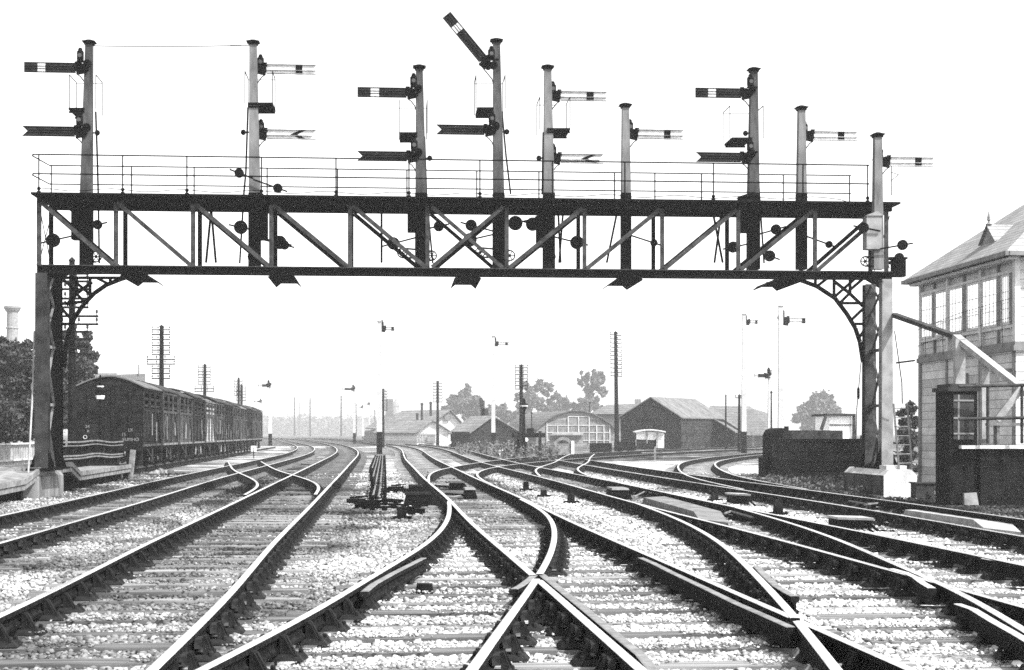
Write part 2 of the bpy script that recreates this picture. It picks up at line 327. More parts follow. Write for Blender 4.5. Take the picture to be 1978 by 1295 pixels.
def track(t, label, d0, d1, cuts={}, near=48, far=170, dz=0.0, sleep=True, keep=None, chair_keep=None, off=0.0, kn=46, span=None):
    ds = [d0]
    while ds[-1] < d1: ds.append(min(d1, ds[-1] + max(.35, ds[-1] * .022)))
    o = thing('railway_track', (float(SP[t if t not in 'GXY' else t + 'L'](d0)[0]), d0, 0), label, 'railway track', 'railway tracks through the yard')
    for sd_ in (-1, 1):
        a, b = d0, d1
        if t in 'GXY': k_ = SP[t + ('L' if sd_ < 0 else 'R')].k; a, b = (k_[0] if t == 'G' else d0), (d1 if t == 'G' else k_[-1])
        dd = [x for x in ds if a <= x <= b]
        if t == 'G': dd = [a] + dd
        if sd_ in cuts:      # the flangeway gap of a common crossing
            c0, c1 = cuts[sd_]; rail_mb(rail_xy(t, sd_, [x for x in dd if x < c0 - .1] + [c0]), dz).build('rail', [M['rust'], M['steel'], M['brighttop']], o); dd = [c1] + [x for x in dd if x > c1 + .1]
        rail_mb(rail_xy(t, sd_, dd), dz).build('rail', [M['rust'], M['steel'], M['brighttop']], o)
    fs, fc = [], []; n = 0; nc = 0; d = d0 + off
    while d < min(far, d1):
        if t in 'GXY':
            l = rail_xy(t, -1, [d])[0]; r = rail_xy(t, 1, [d])[0]; x = (l[0] + r[0]) / 2; an = -math.atan(float(SP[t + 'L'].sl(d)[0]))
        else: x = float(SP[t](d)[0]); an = -math.atan(float(SP[t].sl(d)[0])); l = r = None
        ok = sleep and (keep is None or keep(x, d))
        if ok:
            sp_ = span(d) if span and d < near else None; cx_, ln_ = ((sp_[0] + sp_[1]) / 2, sp_[1] - sp_[0]) if sp_ else (x, 2.62)
            SLEEPERS.append((cx_, d + (cx_ - x) * math.tan(an), an, ln_ - random.choice((0, 0, .2, .5))))
            z = random.uniform(-.006, .002) - (random.uniform(.012, .03) if random.random() < .33 else 0); j = random.uniform(-.03, .03)
            if d < near and n < kn:
                s_ = bpy.data.objects.new('sleeper', random.choice(SLP)); COL.objects.link(s_); s_.parent = o
                s_.location = Vector((cx_, d + j + (cx_ - x) * math.tan(an), z)) - o.location; s_.scale = (ln_ / 2.62, 1, 1); s_.rotation_euler = (0, 0, an + random.uniform(-.02, .02)); n += 1
                for sd_ in (-1, 1):
                    if chair_keep and not chair_keep(x + sd_ * GH, d, sd_): continue
                    c = bpy.data.objects.new('rail_chair', CHAIR); COL.objects.link(c)
                    if sp_: c.parent = o; c.location = Vector((x + sd_ * GH * math.cos(an), d + j + sd_ * GH * math.sin(an), .003)) - o.location; c.rotation_euler = (0, 0, an if sd_ > 0 else an + math.pi); continue
                    c.parent = s_; c.location = (sd_ * GH, 0, .003); c.rotation_euler = (0, 0, 0 if sd_ > 0 else math.pi)
            else:
                fs.append((x, d, z, an))
                if d < 110:
                    for sd_ in (-1, 1): fc.append((x + sd_ * GH * math.cos(an), d + sd_ * GH * math.sin(an), 0, an if sd_ > 0 else an + math.pi))
        elif chair_keep:
            for sd_ in (-1, 1):
                if t in 'GXY':
                    k_ = SP[t + ('L' if sd_ < 0 else 'R')].k
                    if d > k_[-1]: continue
                    p = rail_xy(t, sd_, [d])[0]
                else: p = (x + sd_ * GH * math.cos(an), d + sd_ * GH * math.sin(an))
                if not chair_keep(p[0], p[1], sd_): continue
                if p[1] < near and nc < 90:
                    c = bpy.data.objects.new('rail_chair', CHAIR); COL.objects.link(c); c.parent = o; nc += 1
                    c.location = Vector((p[0], p[1], .006)) - o.location; c.rotation_euler = (0, 0, an if sd_ > 0 else an + math.pi)
                else: fc.append((p[0], p[1], 0, an if sd_ > 0 else an + math.pi))
        d += .76 * random.uniform(.97, 1.03)
    if t in 'ABCDE':
        for sd_ in (-1, 1):
            for dj in np.arange(d0 + 2.2 + .9 * 'ABCDE'.index(t), min(60, d1), 13.7):
                (px, py), = rail_xy(t, sd_, [dj]); sl_ = float(SP[t].sl(dj)[0]); ax = Vector((sl_, 1, 0)).normalized(); ac = Vector((ax.y, -ax.x, 0))
                for q in (-1, 1):
                    K = MB(); c_ = Vector((px, py, .112)) + ac * q * .022; K.box(c_, (.022, .46, .07), ac, ax)
                    for b_ in (-.17, -.06, .06, .17): K.disc(c_ + ax * b_ + ac * q * .018, .017, .022, ac, 6)
                    K.build('fishplate', M['chair'], o)
    if fs: tag(many('sleeper', far_sleeper, M['sleeper'], fs, o), kind='stuff')
    if fc: tag(many('rail_chair', far_chair, M['chair'], fc, o), kind='stuff')
    return o
def cdist(t, x, d): return abs(float(SP[t](d)[0]) - x)
def clear_of(ts, x, d, m): return all(cdist(t, x, d) > m for t in ts if SP[t].k[0] - 3 <= d <= SP[t].k[-1] + 3)
def off_rails(ts, x, d, m): return all(abs(cdist(t, x, d) - GH) > m for t in ts)
track('A', 'leftmost railway track, running past the wooden fence and the cattle wagons', 12, 560)
track('B', 'railway track just left of the middle, nearest left of the point rods', 6.5, 560, dz=.0006)
track('C', 'railway track right of the point rods, crossed in front by a curving turnout', 6.5, 420, {-1: (14.02, 14.5), 1: (10.86, 11.05)}, dz=.0012, span=lambda d: (float(SP['XL'](d)[0]) - .55, float(SP['C'](d)[0]) + 1.31) if d < 24 else None)
track('D', 'railway track right of the middle, with the long plank cover between its rails', 7, 420, dz=.0018, span=lambda d: (max(float(SP['YL'](d)[0]) - .5, float(SP['C'](d)[0]) + 1.38), float(SP['D'](d)[0]) + 1.31) if d < 23 else None)
track('E', 'rightmost railway track, passing the foot of the gantry and the dark brick wall', 12, 78, dz=.0024, keep=lambda x, d: clear_of(['D'], x, d, 2.0))
track('F', 'curving railway track that bends away behind the dark timber dock on the right', 36.5, 128, dz=.003, near=48, keep=lambda x, d: clear_of(['E'], x, d, 2.2), chair_keep=lambda x, d, s: off_rails(['E'], x, d, .22))
track('G', 'railway track curving from the middle across to the far right sheds', 40.5, 215, dz=.0036, near=40, keep=lambda x, d: clear_of('CDE', x, d, 2.2), chair_keep=lambda x, d, s: off_rails('CD', x, d, .25))
track('Z', 'short connecting curve joining the plank cover track to the shed curve', 47.6, 98, dz=.0042, near=40, keep=lambda x, d: False, chair_keep=lambda x, d, s: off_rails('DE', x, d, .25))
track('W', 'short crossover linking the two left hand tracks beyond the point rods', 33.3, 72, dz=.0048, near=40, keep=lambda x, d: clear_of('AB', x, d, 1.9), chair_keep=lambda x, d, s: off_rails('AB', x, d, .25))
track('X', 'turnout curving left across the foreground, crossing a rail at a bright frog', 6.5, 31, {1: (14.02, 14.5)}, dz=.0054, off=.05, keep=lambda x, d: False, chair_keep=lambda x, d, s: off_rails('C', x, d, .26))
track('Y', 'turnout curving left from the plank cover track, in the right foreground', 6.5, 29, {-1: (10.86, 11.05)}, dz=.006, off=.05, keep=lambda x, d: False, chair_keep=lambda x, d, s: off_rails('CD', x, d, .26))
def check(label, pts, dz, m='rusttop'):          # short guard rails and wing rails, dull on top
    P = [gr(x, y, RT) for x, y in pts]; a = np.array([(p.x, p.y) for p in P]); n = 4
    t_ = np.linspace(0, len(a) - 1, (len(a) - 1) * n + 1); xy = np.stack([np.interp(t_, range(len(a)), a[:, i]) for i in (0, 1)], 1)
    o = rail_mb(xy, dz).build('check_rail', [M['rust'], M[m], M[m]]); return tag(o, label, 'check rail', 'check rails and wing rails')
check('short dull check rail beside the turnout rail curving left in the foreground', [(818, 1077), (800, 1086), (760, 1106), (722, 1127), (704, 1142)], -.004)
check('dull wing rail left of the bright frog in the foreground', [(1034, 1108), (1021, 1119), (1006, 1130), (992, 1137)], -.005)
check('long dull wing rail running right from the bright frog to the bottom edge', [(1046, 1108), (1085, 1139), (1140, 1183), (1195, 1228), (1238, 1262), (1256, 1284), (1266, 1310)], -.006)
check('long rusty check rail alongside the middle track at lower right', [(1238, 1076), (1262, 1086), (1300, 1105), (1360, 1133), (1420, 1162), (1480, 1188), (1530, 1210)], -.007)
check('flared dull wing rail standing behind the right hand frog', [(1461, 1092), (1478, 1110), (1500, 1130), (1520, 1142), (1536, 1150)], -.008)
check('bright topped wing rail at the far right frog ending in a bend', [(1722, 1100), (1748, 1107), (1768, 1116), (1784, 1128), (1801, 1138)], .0075, 'brighttop')
check('check rail running to the right edge below the far right frog', [(1850, 1164), (1880, 1174), (1920, 1198), (1960, 1220), (2000, 1243)], -.0085, 'brighttop')
check('short check rail on the rightmost brick wall side of the plank cover track', [(1900, 1077), (1930, 1082), (1980, 1092), (2030, 1103)], -.0095, 'brighttop')
# ------------------------------------------------------------ ground sheet and ballast
def stain(x, d):
    L_ = x + .088 * d
    Lb = np.array([-14, -8, -6.6, -5.2, -3.6, -2, -.4, .6, 2.2, 3.4, 4.4, 5.6, 6.8, 7.8, 9, 10.4, 13, 22])
    Db = np.array([7, 18, 28, 36, 46, 64, 100, 200])
    T = np.array([  # grime 0..1
     [.6, .6, .35, .42, .44, .42, .24, .12, .06, .03, .0, .03, .02, .0, .02, .1, .4, .5],
     [.6, .5, .25, .5, .46, .56, .34, .20, .14, .08, .0, .12, .02, .0, .10, .3, .5, .5],
     [.6, .4, .2, .66, .50, .66, .55, .45, .42, .35, .0, .45, .08, .0, .5, .85, .85, .6],
     [.6, .4, .3, .75, .70, .74, .50, .30, .66, .5, .0, .62, .12, .0, .70, .9, .9, .6],
     [.6, .5, .6, .8, .78, .78, .35, .16, .80, .6, .02, .72, .15, .0, .75, .8, .8, .6],
     [.6, .6, .6, .75, .70, .76, .45, .25, .85, .75, .10, .80, .3, .15, .7, .35, .0, .3],
     [.5, .5, .5, .66, .62, .7, .55, .5, .8, .75, .5, .75, .65, .7, .8, .8, .75, .75],
     [.4, .4, .45, .55, .55, .57, .5, .5, .6, .6, .55, .6, .6, .6, .6, .6, .6, .6]])
    i = np.clip(np.searchsorted(Lb, L_) - 1, 0, len(Lb) - 2); u = np.clip((L_ - Lb[i]) / (Lb[i + 1] - Lb[i]), 0, 1)
    j = np.clip(np.searchsorted(Db, d) - 1, 0, len(Db) - 2); v = np.clip((d - Db[j]) / (Db[j + 1] - Db[j]), 0, 1)
    g = (T[j, i] * (1 - u) + T[j, i + 1] * u) * (1 - v) + (T[j + 1, i] * (1 - u) + T[j + 1, i + 1] * u) * v
    g = g + np.clip(.12 + g * 2, 0, 1) * ((smoothn(x, d, 1.1, 1) - .5) * .5 + (smoothn(x, d, 3.1, 2) - .5) * .45 + (smoothn(x + 50, d * .5, .5, 3) - .5) * .4)
    g = np.clip(g, 0, 1)
    return 1.45 * (1 - g)**1.9 + .04
gx = np.arange(-44, 50.01, .5); gd = np.arange(4, 190, .5)
X, D = np.meshgrid(gx, gd); x_, d_ = X.ravel(), D.ravel()
z_ = -.066 + (smoothn(x_, d_, .9, 5) - .5) * .03
nx, nd = len(gx), len(gd); ii, jj = np.meshgrid(np.arange(nx - 1), np.arange(nd - 1)); a = (jj * nx + ii).ravel()
tag(mesh_np('ballast_ground', np.stack([x_, d_, z_], 1), np.stack([a, a + 1, a + nx + 1, a + nx], 1), M['ground'], attr=stain(x_, d_)), kind='structure')
mb = MB(); mb.add([(-3000, -200, -.1), (3000, -200, -.1), (3000, 4000, -.1), (-3000, 4000, -.1)], [(0, 1, 2, 3)])
tag(mb.build('ground', M['earth']), kind='structure')
def icos():
    p = (1 + 5**.5) / 2; v = np.array([(-1, p, 0), (1, p, 0), (-1, -p, 0), (1, -p, 0), (0, -1, p), (0, 1, p), (0, -1, -p), (0, 1, -p), (p, 0, -1), (p, 0, 1), (-p, 0, -1), (-p, 0, 1)], float) / 1.902
    f = np.array([(0, 11, 5), (0, 5, 1), (0, 1, 7), (0, 7, 10), (0, 10, 11), (1, 5, 9), (5, 11, 4), (11, 10, 2), (10, 7, 6), (7, 1, 8), (3, 9, 4), (3, 4, 2), (3, 2, 6), (3, 6, 8), (3, 8, 9), (4, 9, 5), (2, 4, 11), (6, 2, 10), (8, 6, 7), (9, 8, 1)])
    return v, f
IV, IF = icos()
def stones():
    P = []
    for d0, d1, dens, xl, xr in ((7.5, 14, 1700, .36, .36), (14, 24, 800, .36, .36), (24, 36, 260, .36, .36), (36, 60, 60, .36, .34)):
        n = int(dens * (d1 - d0) * (d0 + d1) / 2 * (xl + xr)); d = np.sqrt(rng.uniform(d0**2, d1**2, n)); x = rng.uniform(-xl, xr, n) * d; P.append(np.stack([x, d], 1))
    P = np.vstack(P); x, d = P[:, 0], P[:, 1]
    # keep stones mostly off the sleeper tops and clear of the rails
    on = np.zeros(len(x), bool)
    ordd = np.argsort(d); ds = d[ordd]
    for (sx, sy, an, ln_) in SLEEPERS:
        if sy > 61 or sy < 7: continue
        i0, i1 = np.searchsorted(ds, (sy - .6, sy + .6)); k = ordd[i0:i1]
        c, s_ = math.cos(-an), math.sin(-an); lx = (x[k] - sx) * c - (d[k] - sy) * s_; ly = (x[k] - sx) * s_ + (d[k] - sy) * c
        on[k] |= (np.abs(lx) < ln_ / 2) & (np.abs(ly) < .125)
    clump = smoothn(x, d, .45, 8)
    keep = (~on) | ((rng.random(len(x)) < np.interp(d, [9, 15, 24], [.46, .34, .14])) & (clump > .42))
    for t in 'ABCDEF':
        lo = SP[t].k[0]; m = d > lo - 6
        keep &= ~(m & (np.abs(np.abs(SP[t](d) - x) - GH) < .10))
    for t in ('XL', 'XR', 'YL', 'YR'):
        keep &= ~((d < SP[t].k[-1]) & (np.abs(SP[t](d) - x) < .10))
    x, d, on = x[keep], d[keep], on[keep]; n = len(x)
    sc = (.010 + .022 * rng.random(n)**1.8) * np.interp(d, [8, 20, 36, 60], [1, 1.15, 1.5, 1.9]); sc[on] *= .6
    ang = rng.uniform(0, 6.28, n); jit = rng.uniform(.5, 1.35, (9, 12))
    var = rng.integers(0, 9, n); V = IV[None] * jit[var][:, :, None] * (sc[:, None, None] * np.stack([np.ones(n), rng.uniform(.65, 1, n), rng.uniform(.5, .85, n)], 1)[:, None, :])
    c, s_ = np.cos(ang)[:, None], np.sin(ang)[:, None]
    vx = V[..., 0] * c - V[..., 1] * s_ + x[:, None]; vy = V[..., 0] * s_ + V[..., 1] * c + d[:, None]
    z0 = np.where(on, .004 + sc * .3, -.052 + rng.uniform(0, .030, n)); vz = V[..., 2] + z0[:, None]
    v = np.stack([vx, vy, vz], 2).reshape(-1, 3); f = (IF[None] + (np.arange(n) * 12)[:, None, None]).reshape(-1, 3)
    st = np.clip(stain(x, d) * (.40 + .85 * rng.random(n)), .02, 1.5)
    return mesh_np('ballast', v, f, M['stone'], attr=np.repeat(st, 12))
tag(stones(), kind='stuff')
# ------------------------------------------------------------ the signal gantry
GO = Vector((-11.25, 37.0, 0)); GU = Vector((math.cos(.075), math.sin(.075), 0)); GV = Vector((-math.sin(.075), math.cos(.075), 0)); GZ = Vector((0, 0, 1))
def GP(px, py, w_=0.0):
    r = Vector(((px - CX) / F, 1, (HY - py) / F)); o = GO + GV * w_; t = (o - Vector((0, 0, CZ))).dot(GV) / r.dot(GV); return Vector((0, 0, CZ)) + r * t
def GL(p, w_):      # same place along the gantry, moved to depth w_
    return p + GV * w_
GW = 1.3
gan = thing('signal_gantry', (GO.x, GO.y, 0), 'black lattice girder signal gantry spanning all the tracks', 'signal gantry')
def gx_at(px): p = GP(px, 515); return (p - GO).dot(GU)
def gs(s_, z, w_=0): return GO + GU * s_ + GV * w_ + GZ * z
s0, s1 = gx_at(72), gx_at(1722)
zb, zt = 5.36, 7.06          # bottom and top of the girder
K = MB(); K.bar(gs(s0 - .1, 7.19, GW / 2), gs(s1 + .15, 7.19, GW / 2), GW + .5, .05).build('deck', M['iron'], gan)
for w_ in (0, GW):
    K = MB(); K.bar(gs(s0, 7.075, w_), gs(s1, 7.075, w_), .12, .13); K.bar(gs(s0, 7.152, w_), gs(s1, 7.152, w_), .20, .024); K.build('top_girder', M['iron'], gan)
    zc, hc_ = (5.40, .19) if w_ == 0 else (5.55, .15); K = MB(); K.bar(gs(s0, zc, w_), gs(s1, zc, w_), .10, hc_); K.build('bottom_girder', M['iron'], gan)
    K = MB(); zc += hc_ / 2 + .012; K.bar(gs(s0, zc, w_), gs(s1, zc, w_), .22, .024); K.build('girder_flange', M['ironlit'], gan)
K = MB()
for i in range(23):
    s_ = s0 + .3 + (s1 - s0 - .6) * i / 22; K.bar(gs(s_, 5.42, .06), gs(s_, 5.50, GW - .06), .09, .08)
K.build('cross_beam', M['iron'], gan)
PN = [75.5, 224, 373, 524, 676, 826, 979, 1129, 1279, 1426, 1574, 1712]; PS = [gx_at(p) for p in PN]
for s_ in PS:
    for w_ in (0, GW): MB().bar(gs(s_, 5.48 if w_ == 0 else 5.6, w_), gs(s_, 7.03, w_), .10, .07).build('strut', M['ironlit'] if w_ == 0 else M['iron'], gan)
def diag(i, j, w_, m):
    off = -.05 if w_ == 0 else .05
    MB().bar(gs(PS[i] + (.06 if j > i else -.06), 7.0, w_ + off), gs(PS[j] + (-.05 if j > i else .05), 5.53, w_ + off), .10, .05, up=GV).build('diagonal_brace', m, gan)
for k in range(5):
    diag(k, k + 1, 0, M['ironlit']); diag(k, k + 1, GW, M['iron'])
for k in range(6, 11):
    diag(k + 1, k, 0, M['ironlit']); diag(k + 1, k, GW, M['iron'])
for w_, o_ in ((0, .1), (GW, -.1)):
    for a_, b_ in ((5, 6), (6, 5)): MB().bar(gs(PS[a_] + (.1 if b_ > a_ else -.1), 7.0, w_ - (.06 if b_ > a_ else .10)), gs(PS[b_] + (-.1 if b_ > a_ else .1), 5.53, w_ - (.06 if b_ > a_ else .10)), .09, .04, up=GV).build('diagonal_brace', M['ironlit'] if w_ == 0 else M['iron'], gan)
# legs
def leg(s_, w_, zt_, m, wid, base=0.0):
    K = MB(); a, b = wid * 1.12, wid
    K.bar(gs(s_, base, w_ - .13), gs(s_, zt_, w_ - .13), a, .02, b, .02, up=GV)
    K.bar(gs(s_, base, w_ + .13), gs(s_, zt_, w_ + .13), a, .02, b, .02, up=GV)
    K.bar(gs(s_ - a * .3, base, w_), gs(s_ - b * .3, zt_, w_), .02, .26, up=GV); K.bar(gs(s_ + a * .3, base, w_), gs(s_ + b * .3, zt_, w_), .02, .26, up=GV)
    return K.build('leg', m, gan)
sl_, sr_ = gx_at(82), gx_at(1711)
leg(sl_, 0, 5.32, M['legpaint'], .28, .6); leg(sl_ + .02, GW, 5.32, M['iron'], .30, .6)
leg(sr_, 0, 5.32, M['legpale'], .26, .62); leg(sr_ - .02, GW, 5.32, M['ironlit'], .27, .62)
for s_, m in ((sl_, M['cover']), (sr_, M['ironlit'])):
    K = MB(); zz = [.75, 2.2, 3.6, 4.6, 5.3]
    for a, b in zip(zz, zz[1:]):
        K.bar(gs(s_, a, .14), gs(s_, b, GW - .14), .06, .012); K.bar(gs(s_ + .02, b, .14), gs(s_ + .02, a, GW - .14), .06, .012)
    for z in (.7, 2.2, 3.6): K.bar(gs(s_, z, .14), gs(s_, z, GW - .14), .1, .07)
    K.build('lattice_brace', m, gan)
    K = MB(); K.box(gs(s_, .655, GW / 2), (.62, GW + .7, .05), GU, GV)
    for w_ in (-.0, GW):
        for sg in (-1, 1): K.prism([gs(s_ + sg * .13, .68, w_ - .02), gs(s_ + sg * .30, .68, w_ - .02), gs(s_ + sg * .13, 1.15, w_ - .02)], GV * .04)
    K.build('foot_plate', M['iron'], gan)
K = MB()
for a, b in (((0.0, 5.6), (GW, 6.9)), ((0.0, 6.9), (GW, 5.6))):
    K.tube([gs(s0 + .05, a[1], a[0]), gs(s0 + .05, b[1], b[0])], .012, 5); K.tube([gs(s1 - .05, a[1], a[0]), gs(s1 - .05, b[1], b[0])], .012, 5)
K.build('end_brace', M['wire'], gan)
# arched knee braces between the back legs and the girder
def knee(pts, inner, struts, wl):
    K = MB(); P = [GP(x, y, GW) for x, y in pts]
    for a, b in zip(P, P[1:]): K.bar(a, b, .10, .07, up=GV)
    P = [GP(x, y, GW) for x, y in inner]
    for a, b in zip(P, P[1:]): K.bar(a, b, .08, .05, up=GV)
    for (a, b) in struts: K.bar(GP(*a, GW), GP(*b, GW), .07, .05, up=GV)
    K.build('knee_brace', M['iron'], gan)
knee([(1512, 533), (1547, 542), (1578, 553.5), (1613, 576.5), (1636, 607), (1652, 634), (1661, 661), (1667, 700)], [(1613, 545), (1640, 566), (1667, 592)],
     [((1530, 537), (1668, 537)), ((1575, 537), (1575, 552)), ((1611, 537), (1611, 575)), ((1642, 537), (1642, 566)), ((1580, 552), (1598, 538)), ((1613, 573), (1650, 540)), ((1640, 562), (1668, 538)),
      ((1622, 586), (1668, 586)), ((1651, 626), (1668, 626)), ((1622, 586), (1640, 568)), ((1646, 617), (1667, 597)), ((1658, 655), (1668, 640))], 1)
knee([(262, 530), (230, 541), (205, 551), (182, 567), (160, 590), (143, 616), (132, 645), (126, 680), (123, 710)], [(128, 590), (150, 566), (178, 545)],
     [((250, 537), (118, 537)), ((213, 537), (213, 548)), ((174, 537), (174, 572)), ((148, 537), (148, 566)), ((210, 549), (188, 538)), ((176, 571), (140, 540)), ((150, 566), (122, 540)), ((165, 583), (120, 587)), ((138, 626), (120, 626)), ((165, 585), (148, 568)), ((140, 620), (120, 597))], -1)
K = MB()
for (x0, x1) in ((70, 136), (1652, 1722)):
    K.prism([GP(x0, 528, GW - .05), GP(x1, 528, GW - .05), GP((x0 + x1) / 2 + (12 if x0 > 900 else -12), 556, GW - .05)], GV * .1)
K.build('gusset_plate', M['iron'], gan)
# handrails
def hand(w_, posts, zh, zm, pn):
    for p in posts:
        q = GP(p, 372, w_); s_ = (q - GO).dot(GU); K = MB(); K.tube([gs(s_, 7.215, w_), gs(s_, zh, w_)], .017, 6)
        if w_ < 0: K.lathe(gs(s_, 7.215, w_), [(.05, 0), (.05, .04), (.02, .05), (.045, .09), (.045, .12), (.015, .15)], 8)
        K.build('handrail_post', M['iron'], gan)
hand(-.12, [75, 237, 361, 505, 649, 790, 927, 1067, 1207, 1378, 1551, 1676], 8.13, 7.67, 1)
hand(GW + .12, [99, 254, 375, 516, 652, 786, 921, 1041, 1187, 1265, 1355, 1513, 1641], 8.13, 7.67, 1)
for z in (8.13, 7.67):
    sA, sB = gx_at(66), gx_at(1676)
    K = MB(); K.tube([gs(sA, z, -.12), gs(sB, z, -.12)], .018, 6); K.build('handrail', M['iron'], gan)
    K = MB(); K.tube([gs(sA, z, -.12), gs(sA - .06, z, .1), gs(sA + .05, z, GW + .12), gs(sB, z, GW + .12)], .017, 6); K.build('handrail', M['iron'], gan)
K = MB(); pts = []
for i in range(60):
    t = i / 59; pts.append(gs(gx_at(75) + (gx_at(1700) - gx_at(75)) * t, 7.30 + .035 * math.cos(t * 24 * math.pi) - (.1 if t > .96 else 0), -.12))
K.tube(pts, .010, 5); K.build('signal_cable', M['iron'], gan)
# smoke hoods hanging under the girder over each track
def hood(px):
    s_ = gx_at(px); z = 5.29; K = MB(); h, f_ = .20, .12
    a0, a1 = -.7, 1.9
    def row(w_): return [gs(s_ - h - f_, z - .10, w_), gs(s_ - h, z, w_), gs(s_ + h, z, w_), gs(s_ + h + f_, z - .10, w_)]
    r0, r1 = row(a0), row(a1); up = GZ * .02
    K.hexa([r0[1], r0[2], r1[2], r1[1], r0[1] + up, r0[2] + up, r1[2] + up, r1[1] + up])
    K.hexa([r0[0], r0[1], r1[1], r1[0], r0[0] + up, r0[1] + up, r1[1] + up, r1[0] + up]); K.hexa([r0[2], r0[3], r1[3], r1[2], r0[2] + up, r0[3] + up, r1[3] + up, r1[2] + up])
    for w_ in (.1, GW - .1): K.bar(gs(s_ - .1, z, w_), gs(s_ - .1, 5.36, w_), .05, .04); K.bar(gs(s_ + .1, z, w_), gs(s_ + .1, 5.36, w_), .05, .04)
    K.build('smoke_plate', M['iron'], gan)
for p in (268, 548, 901, 1208, 1512): hood(p)
K = MB()
for (x, y, x2, y2) in ((408, 405, 398, 508), (408, 405, 417, 508), (1078, 405, 1083, 508), (1088, 405, 1080, 508), (1376, 405, 1396, 508), (1394, 405, 1380, 508), (1193, 405, 1172, 508), (737, 405, 737, 508)):
    MB().bar(GP(x, y, .65), GP(x2, y2, .65), .05, .05).build('rodding_support', M['iron'], gan)
